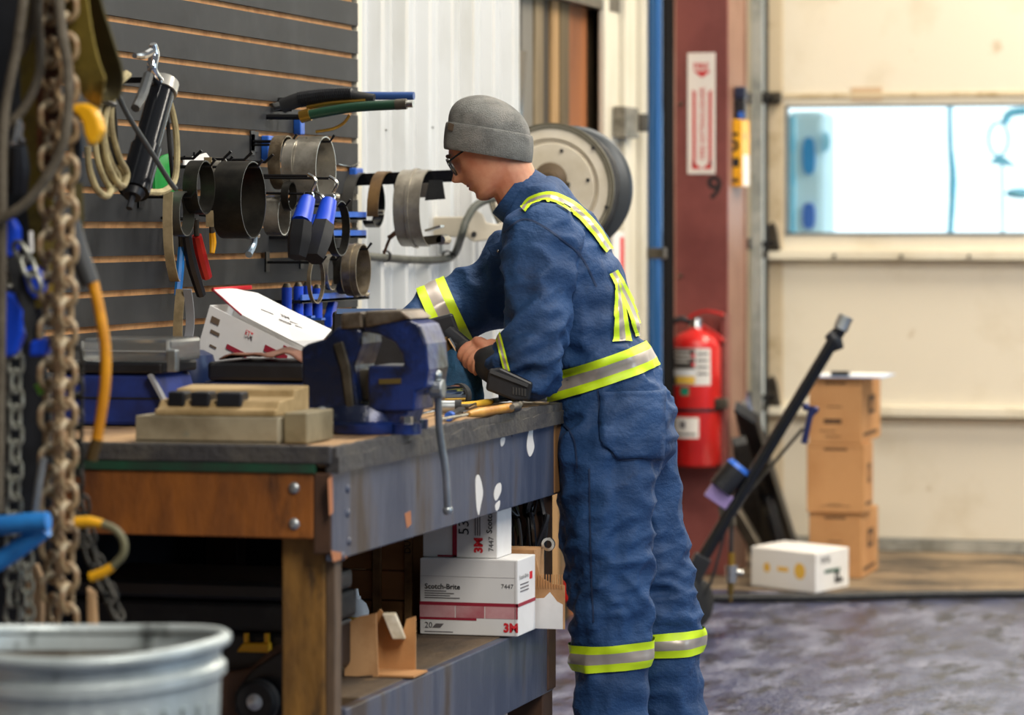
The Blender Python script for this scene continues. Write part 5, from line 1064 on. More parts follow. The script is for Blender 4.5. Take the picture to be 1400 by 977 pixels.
# --- grey hose clipped along the corrugated wall to the reel
cbp = [onX(500, 350, -2.85), onX(535, 353, -2.848), onX(575, 355.5, -2.848), onX(608, 354, -2.845), onX(622, 346, -2.835), P(631, 322, 10.15), P(638, 300, 10.15), P(652, 280, 10.17), P(680, 270, 10.2), P(720, 275, 10.24)]
MB().tube(cbp, 0.0115, 10).build('supply_hose', mat('grey_green_hose', '5b5c52', 0.55, 0, '45463e', 14), smooth=True, label='grey supply hose clipped along the white corrugated wall', cat='hose')
for (px, py) in ((527, 350), (612, 350)):
    q = onX(px, py, -2.848); t = thing('hose_clip', q, 'small black clip holding the grey hose %s' % ('below the brown strap' if px < 560 else 'nearest the reel arm'), 'clip')
    MB().band(q, EY, 0.015, 0.014, 0.002, hint=EZ).build('loop', M_black, t, smooth=True); MB().box((-2.872, q.y-0.006, q.z+0.006), (-2.862, q.y+0.006, q.z+0.035)).build('tab', M_galv, t)
# ================================================================== TOOLS ON THE SLAT WALL
M_band_silver = mat('polished_band_steel', 'bdb7aa', 0.25, 0.7, '8a8478', 18, (0.42, 0.66))
M_band_dark = mat('blackened_band_steel', '2c2b28', 0.35, 0.7, '413e38', 16)
M_band_brown = mat('browned_steel', '94866e', 0.33, 0.6, '5c4f3e', 16)
M_hook = mat('black_hook_wire', '1a1a1c', 0.4, 0.5)
def scale_at(X, px, py): return FPX/((onX(px, py, X)-CAM).dot(FW))
hooks = []
def peg(c, r, X1, lb):           # peg hook that carries a ring at its top
    z = c.z+r-0.006
    t = thing('peg_hook', (XS, c.y, z), 'black peg hook carrying the '+' '.join(lb.split()[:10]), 'hook', 'peg hooks on the slat wall')
    MB().tube([(XS-0.004, c.y, z-0.006), (X1, c.y, z-0.006), (X1+0.012, c.y, z+0.010)], 0.0035, 6, sub=1).build('wire', M_hook, t, smooth=True)
    MB().box((XS, c.y-0.014, z-0.03), (XS+0.004, c.y+0.014, z+0.02)).build('plate', M_hook, t)
def wring(cx, cy, rpx, bwpx, X, m, label, name='band_clamp', a0=0.0, a1=2*PI, latch=None, hook=True, th=0.0016, rib=False, cat='clamp', ry=None):
    s = scale_at(X, cx, cy); c = onX(cx, cy, X); r = rpx/s; bw = bwpx/s/0.966
    t = thing(name, (c.x, c.y, c.z-r), label, cat, 'band clamps and filter straps on the slat wall')
    MB().band(c, EX, r, bw, th, a0, a1, 44, hint=EZ, ry=ry/s if ry else None).build('band', m, t, smooth=0.5)
    if rib: MB().band(c, EX, r+0.002, bw*0.18, 0.002, a0, a1, 44, hint=EZ).build('rib', m, t, smooth=0.5)
    if latch:
        q = onX(latch[0], latch[1], X); MB().box((q.x-latch[2], q.y-0.012, q.z-0.008), (q.x+latch[2], q.y+0.012, q.z+0.008)).build('latch', M_darksteel, t, bevel=0.002)
        MB().cyl((q.x+latch[2]*0.6, q.y-0.016, q.z), (q.x+latch[2]*0.6, q.y+0.016, q.z), 0.007, n=10).build('bolt', M_steel, t)
    if hook: peg(c, r, c.x+bw/2+0.01, label)
    return t, c, r, bw
# right-hand cluster
wring(428, 232, 45, 36, -2.70, M_band_silver, 'large polished silver filter strap ring at the cluster top', latch=(455, 268, 0.012), rib=False)
wring(402, 224, 33, 14, -2.74, M_band_silver, 'narrow silver ring tucked behind the large silver ring')
wring(386, 222, 36, 17, -2.77, M_band_brown, 'brownish silver ring nearest the slat boards in the cluster')
wring(378, 294, 27, 22, -2.775, M_band_silver, 'small silver ring below the brownish ring')
wring(395, 268, 19, 10, -2.73, M_band_dark, 'small dark ring between the two silver rings', hook=False)
wring(462, 312, 37, 11, -2.66, M_band_dark, 'thin dark open ring right of the blue pliers')
wring(487, 369, 35, 20, -2.72, M_band_brown, 'bottom right brown steel clamp ring with bolt', latch=(496, 402, 0.012), rib=True)
wring(470, 370, 31, 10, -2.76, M_band_dark, 'dark perforated ring beside the bottom brown clamp', hook=False)
wring(452, 372, 24, 7, -2.77, M_band_silver, 'small bright ring in the bottom row of clamps')
wring(432, 383, 31, 5, -2.72, M_band_brown, 'thin wire-like clamp ring at the bottom left of the row')
# left-hand rings
wring(326, 273, 52, 42, -2.70, M_band_dark, 'wide black filter strap ring beside the pliers', latch=(345, 322, 0.012))
wring(300, 238, 22, 12, -2.79, M_band_silver, 'small silver ring behind the wide black ring')
wring(272, 256, 36, 20, -2.73, M_band_dark, 'black strap ring left of the wide black ring')
wring(248, 292, 30, 16, -2.75, mat('grey_band', '55544f', 0.4, 0.6), 'grey strap ring below the green tag')
MB().tube([onX(349, 322, -2.69), onX(347, 335, -2.69), onX(340, 348, -2.69)], [0.006, 0.007, 0.009], 8).build('strap_tail', mat('pale_steel_buckle', '9fb3c6', 0.3, 0.6), smooth=True, label='pale steel buckle hanging under the wide black ring', cat='buckle')
# blue handled pliers hanging in the cluster
def bluetool(top, mid, bot, w_, X, label):
    a, b, c = onX(*top, X), onX(*mid, X), onX(*bot, X)
    t = thing('filter_pliers', c, label, 'pliers', 'blue handled pliers on the slat wall')
    MB().bar(a+(a-b)*0.25, a, w_*0.55, 0.014, hint=EY).build('steel_head', M_chrome, t, bevel=0.003)
    MB().tube([a, (a+b)/2, b], [w_*0.42, w_*0.5, w_*0.55], 10).build('grip', M_bluegrip, t, smooth=True)
    MB().tube([b, b*0.5+c*0.5, c], [w_*0.62, w_*0.66, w_*0.5], 6).build('handle_end', M_black, t, smooth=0.5)
    MB().tube([a+UP*0.02+EX*0.01, a+UP*0.045+EX*0.02, a+UP*0.06], 0.004, 6).build('wire_loop', M_steel, t, smooth=True)
    MB().tube([a+UP*0.055, V((XS, a.y, a.z+0.058))], 0.0035, 6, sub=1).build('hang_pin', M_hook, t)
bluetool((421, 272), (412, 304), (406, 352), 0.044, -2.62, 'blue and black handled pliers left of the pair in the cluster')
bluetool((450, 275), (442, 308), (430, 354), 0.046, -2.60, 'blue and black handled pliers right of the pair in the cluster')
bluetool((432, 296), (428, 318), (420, 352), 0.030, -2.66, 'smaller blue handled pliers between the larger pair')
# blue peg brackets and trays
for k, (a, b, nm) in enumerate((((362, 186), (372, 220), 'upper left'), ((406, 160), (412, 184), 'upper middle'), ((482, 230), (492, 242), 'upper right'))):
    q0, q1 = onX(a[0], b[1], -2.84), onX(b[0], a[1], -2.84)
    MB().box((XS, q0.y, q0.z), (XS+0.02, q1.y, q1.z)).build('slat_bracket', M_bluepaint, bevel=0.003, label='small blue plastic bracket in the %s slat groove of the cluster' % nm, cat='bracket')
for (p0, p1, lb) in (((430, 292), (496, 281), 'upper blue edged black tray at the slat wall end'), ((404, 318), (496, 304), 'lower blue edged black tray at the slat wall end'), ((408, 406), (500, 394), 'blue edged tray under the bottom row of clamps')):
    q0, q1 = onX(*p0, -2.78), onX(p1[0], p0[1], -2.78)
    t = thing('slat_tray', (-2.8, q0.y, q0.z), lb, 'tray')
    MB().box((XS, q0.y, q0.z-0.016), (-2.77, q1.y, q0.z-0.008)).build('base', M_black, t); MB().box((-2.775, q0.y, q0.z-0.014), (-2.77, q1.y, q0.z+0.006)).build('lip', M_bluepaint, t)
for k, (px, py) in enumerate(((392, 416), (408, 414), (420, 413), (434, 416))):
    q = onX(px, py+18, -2.79); t = thing('blue_dispenser', q, '%s blue grease cartridge in the row below the clamps' % ('leftmost', 'second from left', 'third from left', 'rightmost')[k], 'cartridge', 'blue cartridges below the clamps')
    MB().cyl(q, q+UP*0.075, 0.013, n=12).build('body', M_bluegrip, t, smooth=True); MB().cyl(q+UP*0.075, q+UP*0.085, 0.012, 0.007, 12).build('cap', M_darksteel, t, smooth=True)
    MB().box((XS, q.y-0.016, q.z-0.006), (q.x+0.016, q.y+0.016, q.z-0.0005)).build('clip', M_bluepaint, t)
q = onX(448, 432, -2.79); MB().prism([(0, 0), (0.03, 0.04), (0.06, 0.035), (0.02, -0.02), (0.0, -0.03)], (-2.80, q.y, q.z), EY, EZ, 0.02).build('blue_clip', M_bluegrip, bevel=0.003, label='blue plastic clip hanging right of the cartridges', cat='clip')
# hoses resting on two arms at the top
YH = 8.55
for (px, py, lb) in ((382, 150, 'left'), (470, 150, 'right')): pass
def hline(pts, X0_): return [onX(a, b, X0_+k) for a, b, k in pts]
hz = onX(385, 150, -2.80)
# the hoses point out from the wall, so they run towards +X
def out(pts, y): return [onY(a, b, y) for a, b in pts]
yh = onX(372, 145, XS).y
hs = thing('coiled_hose', onY(385, 145, yh), 'black ribbed hose sticking out above the clamps', 'hose')
MB().tube(out([(386, 145), (410, 136), (440, 130), (475, 130), (512, 134)], yh), [0.019, 0.019, 0.016, 0.013, 0.010], 12).build('sleeve', M_rubber, hs, smooth=True)
for k in range(26):
    t = k/25; p = out([(410+70*t, 136-8*math.sin(t*PI/2)+1.0*t)], yh)[0]; q = out([(412+70*t, 135.6-8*math.sin(t*PI/2)+1.0*t)], yh)[0]
    MB().cyl(p, q, 0.0205-0.004*t, n=12).build('rib', M_black, hs)
MB().cyl(out([(370, 148)], yh)[0], out([(388, 144)], yh)[0], 0.012, n=10).build('end_fitting', M_steel, hs)
MB().bar(V((XS, yh, out([(366, 149)], yh)[0].z)), out([(400, 149)], yh)[0], 0.012, 0.012).build('wall_arm', M_hook, hs)
h2 = thing('blue_hose', onY(520, 132, yh), 'blue tube lying along the black ribbed hose', 'hose')
MB().tube(out([(470, 132), (500, 131), (530, 131), (566, 131)], yh+0.05), 0.0105, 10).build('tube', mat('blue_hose_rubber', '2d4f8c', 0.4), h2, smooth=True)
MB().tube([V((XS, yh+0.05, out([(430, 136)], yh)[0].z)), out([(430, 136)], yh+0.05)[0], out([(472, 132)], yh+0.05)[0]], 0.008, 8).build('inner_tube', M_hook, h2, smooth=True)
h3 = thing('green_hose', onY(480, 148, yh-0.04), 'dark green hose with steel coupling below the black ribbed hose', 'hose')
MB().tube(out([(418, 158), (450, 152), (490, 146), (545, 143)], yh-0.04), 0.0125, 12).build('tube', mat('green_rubber', '163d2a', 0.4), h3, smooth=True)
MB().cyl(out([(541, 143)], yh-0.04)[0], out([(556, 142)], yh-0.04)[0], 0.0135, n=12).build('coupling', M_darksteel, h3, smooth=True); MB().cyl(out([(556, 142)], yh-0.04)[0], out([(565, 142)], yh-0.04)[0], 0.009, n=12).build('nipple', M_steel, h3, smooth=True)
MB().cyl(out([(411, 160)], yh-0.04)[0], out([(424, 156)], yh-0.04)[0], 0.016, n=12).build('brass_end', mat('brass', 'b08a3c', 0.3, 0.9), h3, smooth=True)
MB().tube([out([(478, 157)], yh-0.04)[0], out([(470, 168)], yh-0.04)[0], out([(455, 176)], yh-0.04)[0], out([(432, 180)], yh-0.04)[0]], 0.004, 8).build('bleed_pipe', MATS['brass'], h3, smooth=True)
MB().tube([V((XS, yh-0.04, out([(400, 160)], yh)[0].z)), out([(412, 160)], yh-0.04)[0]], 0.007, 8, sub=1).build('wall_arm', M_hook, h3)
MB().tube(out([(420, 147), (455, 141), (500, 138)], yh-0.01), 0.006, 8).build('brass_rod', mat('brass', 'b08a3c', 0.3, 0.9), h3, smooth=True)
# arm sticking out at the slat end with straps hanging from it
yb = 9.02; a0, a1 = onY(472, 246, yb), onY(624, 240, yb)
ar = thing('wall_outrigger', V((XS, yb, a0.z)), 'flat black steel arm sticking out from the slat wall end', 'arm')
MB().obox((V((XS, yb, a0.z))+a1)/2, (a1-V((XS, yb, a0.z)))/2, EY*0.006, UP*0.016).build('bar', M_blackgloss, ar)
MB().box((XS, yb-0.02, a0.z-0.04), (XS+0.004, yb+0.02, a0.z+0.04)).build('wall_plate', M_hook, ar)
def aring(px0, px1, py0, py1, m, label, s0=0.15, s1=5.2, rib=False, parts=None, name='band_clamp'):
    r = (onY(px0, py0, yb).z-onY(px0, py1, yb).z)/2; c = onY((px0+px1)/2, (py0+py1)/2, yb); bw = onY(px1, py0, yb).x-onY(px0, py0, yb).x
    t = thing(name, (c.x, yb, c.z-r), label, 'clamp', 'straps hanging on the black arm')
    MB().band(c, EX, r, bw, 0.002, s0, s1, 44, hint=EZ).build('band', m, t, smooth=0.5)
    if rib: MB().band(c, EX, r+0.003, bw*0.12, 0.003, s0, s1, 44, hint=EZ).build('rib', m, t, smooth=0.5)
    return t, c, r
g, c, r = aring(552, 588, 233, 336, mat('grey_clamp_steel', 'a39c8e', 0.35, 0.5, '7d766a', 12), 'wide grey exhaust clamp with ridge on the black arm', 0.3, 4.75, True)
q = onY(592, 328, yb+0.02); MB().obox(q, (EX*0.97+UP*0.1)*0.035, EY*0.03, UP*0.012).build('latch', M_darksteel, g, bevel=0.003)
MB().cyl(q+EX*0.03-EY*0.03, q+EX*0.03+EY*0.03, 0.013, n=12).build('bolt', M_steel, g)
q = onY(594, 312, yb); MB().obox(q, (EX*0.9+UP*0.25)*0.024, EY*0.02, UP*0.003).build('tongue', M_steel, g)
aring(478, 497, 237, 335, mat('dark_grey_band', '4a4844', 0.4, 0.5), 'short dark band nearest the wall on the black arm', 1.3, 3.2)
g, c, r = aring(502, 517, 246, 310, M_blackgloss, 'black hooked strap on the arm with turned up end', -2.3, 1.6)
g, c, r = aring(518, 533, 235, 345, mat('rusty_brass_strap', '7c5f3a', 0.5, 0.5, '54402a', 10), 'short rusty brown strap hanging on the black arm', 1.3, 3.25)
q = onY(520, 290, yb-0.04); MB().cyl(q-EX*0.01, q+EX*0.01, 0.007, n=10).build('rivet', M_steel, g)
w1 = thing('wire_hook', onY(540, 330, yb), 'rusty brown wire hook hanging beside the wide grey clamp', 'hook')
MB().tube(out([(541, 250), (543, 270), (548, 292), (545, 312), (536, 322), (531, 325)], yb), 0.0065, 8).build('wire', mat('rusty_wire', '6b4c38', 0.6, 0.4, '4a3226', 14), w1, smooth=True)
MB().tube(out([(534, 324), (529, 335), (525, 347)], yb), 0.004, 8).build('hook_tail', MATS['rusty_wire'], w1, smooth=True)
MB().prism([(onY(a, b, yb).x, onY(a, b, yb).z) for a, b in ((588, 246), (606, 246), (610, 272), (582, 274))], (0, yb-0.01, 0), EX, EZ, -0.004).build('rubber_flap', M_rubber, label='black rubber flap hanging from the arm tip', cat='rubber')
MB().tube([onX(463, 224, -2.845), onX(478, 227, -2.84), onX(492, 222, -2.845)], 0.0012, 5).build('wire_strand', M_steel, smooth=True, label='thin bright wire strand stuck to the slat boards', cat='wire')
# hook rail at left
for k, (px, py) in enumerate(((253, 213), (294, 214), (323, 215), (352, 218))):
    q = onX(px, py, -2.78); t = thing('rail_hook', (XS, q.y, q.z), ('leftmost', 'second from left', 'third from left', 'rightmost')[k]+' of the short black rail hooks above the strap rings', 'hook', 'rail hooks above the strap rings')
    MB().tube([(XS-0.002, q.y, q.z-0.006), (-2.76, q.y, q.z-0.006), (-2.74, q.y, q.z+0.012)], 0.0038, 6, sub=1).build('wire', M_hook, t); MB().box((XS, q.y-0.02, q.z-0.014), (XS+0.004, q.y+0.02, q.z+0.002)).build('plate', M_hook, t)
# pliers, strap wrench and cords at the left of the wall
def handle(nm, pts, X, r, m, label, cat, extra=None):
    p = [onX(a, b, X) for a, b in pts]; t = thing(nm, p[-1], label, cat)
    MB().tube(p, r, 8).build('handle', m, t, smooth=True)
    h = [onX(a, b, X) for a, b in (extra or ((pts[0][0]-1, pts[0][1]-22), pts[0]))]
    MB().tube(h, 0.007, 8).build('jaw', M_darksteel, t, smooth=True)
    MB().tube([h[0], V((XS, h[0].y, h[0].z+0.004))], 0.003, 6, sub=1).build('hang_pin', M_hook, t)
    return t
handle('red_pliers', ((269, 322), (275, 350), (283, 378)), -2.80, [0.012, 0.015, 0.013], M_red, 'red handled pliers hanging below the black strap ring', 'pliers')
handle('black_pliers', ((255, 322), (262, 360), (275, 402)), -2.79, [0.011, 0.014, 0.012], M_black, 'black handled pliers hanging beside the red pliers', 'pliers')
handle('blue_pliers', ((248, 338), (246, 370), (243, 404)), -2.81, [0.008, 0.010, 0.009], M_brightblue, 'slim light blue handled pliers left of the black pliers', 'pliers')
handle('yellow_driver', ((290, 318), (291, 332), (290, 346)), -2.82, [0.008, 0.009, 0.006], M_yellow, 'small yellow handled driver right of the red pliers', 'screwdriver')
def loop(nm, pts, X, wd, m, label, cat, th=0.003):
    p = [onX(a, b, X) for a, b in pts]; o = MB().ribbon(p, EX, wd, th).build(nm, m, smooth=0.6, label=label, cat=cat); return o
M_bstrap = mat('beige_strap', 'a08e6c', 0.8, 0, '7a6a4c', 12)
loop('strap_loop', ((230, 262), (229, 300), (231, 345), (237, 378), (240, 384)), -2.76, 0.022, M_bstrap, 'thin beige strap hanging on the slat wall left of the pliers', 'strap')
loop('strap_loop', ((247, 395), (244, 430), (243, 460), (246, 478)), -2.76, 0.022, M_bstrap, 'beige strap end hanging below the light blue pliers', 'strap')
loop('strap_loop', ((256, 395), (260, 430), (258, 460), (250, 480)), -2.74, 0.020, mat('grey_strap', '7f8186', 0.7), 'grey strap end hanging beside the beige strap end', 'strap')
loop('strap_loop', ((284, 215), (286, 260), (287, 310)), -2.74, 0.018, M_bstrap, 'beige strap between the two black strap rings', 'strap')
# grease gun with hose
XG = -2.66
gg = thing('grease_gun', onX(185, 272, XG), 'black grease gun with chrome lever hanging on the slat wall', 'grease gun')
A_, B_ = onX(222, 122, XG), onX(183, 262, XG)
ax = (B_-A_); rg_ = 0.031
MB().cyl(A_, A_+ax*0.60, rg_*0.93, n=20).build('barrel', M_blackgloss, gg, smooth=True); MB().cyl(A_+ax*0.58, B_, rg_*1.08, n=20).build('sleeve', M_blackgloss, gg, smooth=True)
MB().cyl(B_, B_+ax*0.05, rg_*0.8, rg_*0.6, 20).cyl(B_+ax*0.05, B_+ax*0.16, 0.007, n=8).build('plunger', M_black, gg, smooth=True)
MB().cyl(A_-ax*0.07, A_+ax*0.03, rg_*1.05, rg_*1.08, 20).build('head_cap', mat('pale_zinc', 'b9b6ae', 0.35, 0.7), gg, smooth=True)
MB().tube([onX(a, b, XG) for a, b in ((218, 112), (208, 95), (211, 75), (209, 60))], [0.013, 0.011, 0.012, 0.008], 10).tube([onX(a, b, XG) for a, b in ((208, 70), (196, 76), (184, 76))], [0.009, 0.008, 0.006], 8).build('lever', M_chrome, gg, smooth=True)
MB().tube([onX(a, b, XG+0.03) for a, b in ((203, 102), (195, 128), (185, 148))], [0.011, 0.012, 0.010], 8).build('handle', M_steel, gg, smooth=True)
M_cord = mat('beige_cord', 'b9aa7c', 0.7, 0, '7f7150', 14)
MB().tube([onX(a, b, XG-0.04) for a, b in ((222, 120), (232, 140), (240, 175), (242, 215), (238, 248), (222, 262), (200, 262))], 0.0075, 8).build('hose', M_cord, gg, smooth=True)
MB().tube([onX(a, b, XG-0.06) for a, b in ((206, 112), (226, 150), (232, 200), (236, 245))], 0.005, 8).build('cable', M_rubber, gg, smooth=True)
MB().bar(V((XS, A_.y, A_.z+0.02)), V((XG, A_.y, A_.z+0.02)), 0.012, 0.012).build('hang_pin', M_hook, gg)
MB().tube([onX(a, b, XG+0.06) for a, b in ((158, 122), (175, 158), (205, 205), (230, 245), (240, 258))], 0.0055, 8).build('black_cable', mat('slate_cable', '3c4042', 0.5), smooth=True, label='thin slate cable slanting across the grease gun', cat='cable')
MB().prism([(onX(a, b, -2.78).y, onX(a, b, -2.78).z) for a, b in ((208, 222), (222, 212), (229, 210), (229, 240), (242, 264), (222, 267), (209, 262))], (-2.78, 0, 0), EY, EZ, 0.006).build('green_tag', mat('green_plastic', '1f8f3c', 0.4), label='bright green plastic tag behind the grease gun', cat='tag')
MB().prism([(onX(a, b, -2.80).y, onX(a, b, -2.80).z) for a, b in ((250, 218), (280, 209), (284, 214), (284, 222), (250, 226))], (-2.80, 0, 0), EY, EZ, 0.004).build('white_card', M_wcarton, label='white card stuck behind the rail hooks', cat='card')
# beige cord coil left of the grease gun
cc_ = thing('cord_coil', onX(150, 260, -2.6), 'coil of beige cord hanging left of the grease gun', 'cord')
for k, (dx, w_) in enumerate(((0, 0), (5, 4), (-4, 7), (8, 2))):
    MB().tube([onX(a+dx, b+w_, -2.60+0.012*k) for a, b in ((165, 98), (148, 118), (136, 160), (136, 205), (148, 240), (160, 252), (166, 235), (156, 215), (146, 180), (145, 140), (156, 112), (168, 100))], 0.0065, 8).build('turn', M_cord, cc_, smooth=True)
MB().tube([onX(a, b, -2.57) for a, b in ((120, 200), (122, 230), (132, 258), (145, 268), (152, 260))], 0.007, 8).build('tail', M_cord, cc_, smooth=True)
MB().tube([onX(a, b, -2.56) for a, b in ((136, 135), (146, 140), (156, 143))], 0.006, 8).build('tie', M_black, cc_, smooth=True)
MB().tube([onX(165, 100, -2.60), V((XS, onX(165, 100, -2.60).y, onX(165, 100, -2.60).z))], 0.006, 8, sub=1).build('hang_pin', M_hook, cc_)
MB().ribbon([onX(a, b, -2.58) for a, b in ((152, 140), (155, 180), (158, 225))], EX, 0.02, 0.004).build('black_strap', M_rubber, label='black strap hanging between cord coil and grease gun', cat='strap')
sh = MB()
# thin scratches and notes are left to the board material
# ================================================================== NEAR LEFT: CHAINS, STRAPS AND THE BIN
YR = 5.5
def F(px, py, dy=0.0): return onY(px, py, YR+dy)
rail = thing('hanging_rail', (-2.85, YR, 1.83), 'steel hanging rail on the slat wall carrying chains and straps', 'rail')
MB().box((-2.848, YR-0.02, 1.80), (-1.85, YR+0.02, 1.84)).build('beam', M_darksteel, rail)
MB().box((-2.85, YR-0.06, 1.70), (-2.842, YR+0.06, 1.92)).build('wall_plate', M_darksteel, rail); MB().bar((-2.84, YR, 1.6), (-2.4, YR, 1.81), 0.03, 0.03).build('brace', M_darksteel, rail)
M_rustchain = mat('rusty_chain_steel', 'a38a66', 0.5, 0.2, '8a5228', 7, (0.48, 0.62), 0.2, 60, c3='d2c3a2', scale3=12, amt3=(0.54, 0.66))
M_greychain = mat('grey_chain_steel', 'a8a99e', 0.4, 0.4, '6c6d64', 12)
M_blackchain = mat('black_chain_steel', '3c3a34', 0.45, 0.6, '242320', 12)
def link_mesh(L, W, r, m, n=20):
    pts = []; h = L/2-W/2
    for k in range(n):
        a = 2*PI*k/n; pts.append(V((math.cos(a)*W/2, 0, math.sin(a)*W/2+(h if math.sin(a) >= 0 else -h))))
    return MB().tube(pts, r, 8, closed=True, sub=1).mesh('link', m, True)
def chain(path, pitch, W, r, m, label, twist=0.0, wob=0.04, dy=0.0):
    p = [F(a, b, dy) for a, b in path]; p, _ = smooth_path(p, [0]*len(p), 12, False) if len(p) > 2 else (p, 0)
    t = thing('chain', p[-1], label, 'chain', 'chains hanging from the rail'); me = link_mesh(pitch+2*r*1.05, W, r, m)
    seg = []; acc = 0
    for i in range(len(p)-1): seg.append((acc, p[i], p[i+1])); acc += (p[i+1]-p[i]).length
    k = 0; s = pitch/2
    while s < acc:
        j = max(i for i in range(len(seg)) if seg[i][0] <= s); s0, a, b = seg[j]; d = (b-a).normalized(); c = a+d*(s-s0)
        x, y = frame_from(d, FW); ang = twist+(PI/2 if k % 2 else 0)+random.uniform(-wob, wob); xx = x*math.cos(ang)+y*math.sin(ang); yy = d.cross(xx)
        M = Matrix.Translation(c) @ Matrix((xx, yy, d)).transposed().to_4x4(); inst(me, 'link', t, M); s += pitch; k += 1
    return t
random.seed(7)
chain([(91, -60), (92, 200), (90, 450), (91, 700), (92, 862)], 0.034, 0.036, 0.0055, M_rustchain, 'thick rusty brown chain hanging straight, right of its pair', 0.35, dy=-0.03)
chain([(70, -60), (70, 200), (69, 420), (71, 700), (74, 858)], 0.036, 0.040, 0.0058, M_rustchain, 'thick rusty brown chain hanging straight, left of its pair', 1.0, dy=0.0)
chain([(6, 340), (10, 380), (20, 430), (21, 560), (19, 700), (17, 855)], 0.030, 0.027, 0.004, M_greychain, 'grey steel chain near the left edge of the picture', 0.4)
chain([(22, 335), (34, 352), (42, 372), (50, 392)], 0.028, 0.026, 0.004, M_greychain, 'short grey chain end on the blue ratchet handle', 0.7, dy=-0.05)
chain([(37, 755), (38, 800), (40, 862)], 0.022, 0.020, 0.003, M_greychain, 'short thin grey chain beside the tan board', 0.3, dy=-0.02)
chain([(106, 478), (106, 600), (108, 700), (124, 760), (148, 812), (168, 852)], 0.026, 0.022, 0.0035, M_blackchain, 'thin black chain bending to the right behind the bin', 0.6, dy=0.04)
chain([(112, 680), (118, 720), (134, 770), (152, 815), (160, 850)], 0.026, 0.022, 0.0035, M_blackchain, 'second thin black chain slanting behind the yellow loop', 0.2, dy=0.07)
# grey ropes
M_rope = mat('taupe_rope', '6a6152', 0.85, 0, '544b3d', 20, bump=0.3, bscale=120)
def rope(pts, r, label, dy, m=M_rope, nm='rope', cat='rope'): return MB().tube([F(a, b, dy) for a, b in pts], r, 10).build(nm, m, smooth=True, label=label, cat=cat, group='ropes hanging from the rail')
rope(((78, -80), (82, 20), (92, 90), (93, 150), (85, 200), (62, 245), (30, 282), (-20, 310)), 0.0085, 'taupe rope hanging in front of the rusty chain then swinging left', -0.09)
rope(((40, -80), (32, 0), (22, 70), (12, 120), (4, 190), (2, 400), (-2, 700)), 0.0085, 'taupe rope hanging down the left edge of the picture', -0.07)
rope(((58, -80), (52, 10), (55, 60), (54, 100), (40, 135), (18, 165), (-20, 190)), 0.008, 'taupe rope loop swinging left above the white hook', -0.05)
rope(((52, -80), (46, 20), (36, 55), (26, 75)), 0.008, 'short taupe rope crossing behind the other ropes', -0.03)
# webbing
M_olive = mat('olive_webbing', '7c6a20', 0.8, 0, '54481a', 10, (0.42, 0.64), 0.2, 120, c3='9c7a24', scale3=14, amt3=(0.58, 0.7))
M_olived = mat('dark_olive_webbing', '4c4420', 0.85, 0, '332e16', 9)
MB().ribbon([F(a, b, -0.02) for a, b in ((95, -80), (101, 0), (108, 50), (118, 92), (130, 120), (141, 128))], RT*0.85-FW*0.5, 0.058, 0.004).build('sling_strap', M_olive, label='wide olive yellow sling strap hanging right of the chains', cat='strap')
MB().ribbon([F(a, b, 0.03) for a, b in ((112, -80), (124, 0), (142, 60), (154, 100), (152, 124), (141, 130))], RT*0.7-FW*0.7, 0.055, 0.004).build('sling_strap', M_olived, label='dark olive sling strap curving behind the yellow one', cat='strap')
MB().ribbon([F(a, b, 0.05) for a, b in ((46, -80), (46, 100), (50, 220), (60, 330), (66, 420))], RT, 0.045, 0.004).build('sling_strap', M_olive, label='olive strap hanging behind the ropes left of the chains', cat='strap')
MB().ribbon([F(a, b, 0.06) for a, b in ((100, 150), (104, 240), (106, 300), (104, 340))], RT, 0.022, 0.004).build('sling_strap', M_olived, label='narrow olive strap edge just right of the rusty chain', cat='strap')
MB().ribbon([F(a, b, 0.02) for a, b in ((66, -80), (66, 60), (67, 160), (68, 230))], RT, 0.040, 0.012).build('leather_belt', mat('rust_brown_leather', '5a3218', 0.6, 0, '3a2010', 10, c3='8a4c22', scale3=8, amt3=(0.56, 0.68)), label='dark rust brown belt hanging between ropes and chain', cat='belt')
MB().ribbon([F(a, b, 0.03) for a, b in ((91, -80), (91, 0), (92, 60))], RT, 0.022, 0.01).build('orange_strap', mat('orange_webbing', 'c27a2c', 0.6), label='short orange strap at the top of the rusty chain', cat='strap')
# black hanging mass and blue ratchets
MB().ribbon([F(a, b, 0.10) for a, b in ((22, 200), (26, 300), (30, 450), (40, 560), (42, 700), (36, 800))], RT, 0.075, 0.02).build('black_strap_bundle', M_black, bevel=0.004, label='thick bundle of black straps at the left edge', cat='straps')
MB().ribbon([F(a, b, 0.16) for a, b in ((-10, -60), (-5, 200), (0, 500), (0, 880))], RT, 0.12, 0.03).build('black_tarp', M_black, label='folded black tarp hanging at the far left edge', cat='tarp')
MB().ribbon([F(a, b, -0.01) for a, b in ((14, 340), (24, 380), (38, 425), (48, 470))], RT, 0.022, 0.005).build('black_strap', M_rubber, label='black strap slanting between the blue ratchet handles', cat='strap')
hk = thing('snap_hook', F(25, 200), 'shiny white metal snap hook left of the ropes', 'hook')
MB().tube([F(a, b, -0.06) for a, b in ((20, 196), (23, 180), (26, 166), (30, 172), (28, 186), (34, 194))], 0.005, 8).build('hook', M_chrome, hk, smooth=True)
MB().cyl(F(16, 196, -0.06), F(22, 194, -0.06), 0.007, n=10).build('swivel', M_steel, hk); MB().tube([F(25, 198, -0.06), F(26, 230, -0.05), F(24, 262, -0.04)], [0.014, 0.02, 0.018], 8).build('strap_end', M_black, hk, smooth=True)
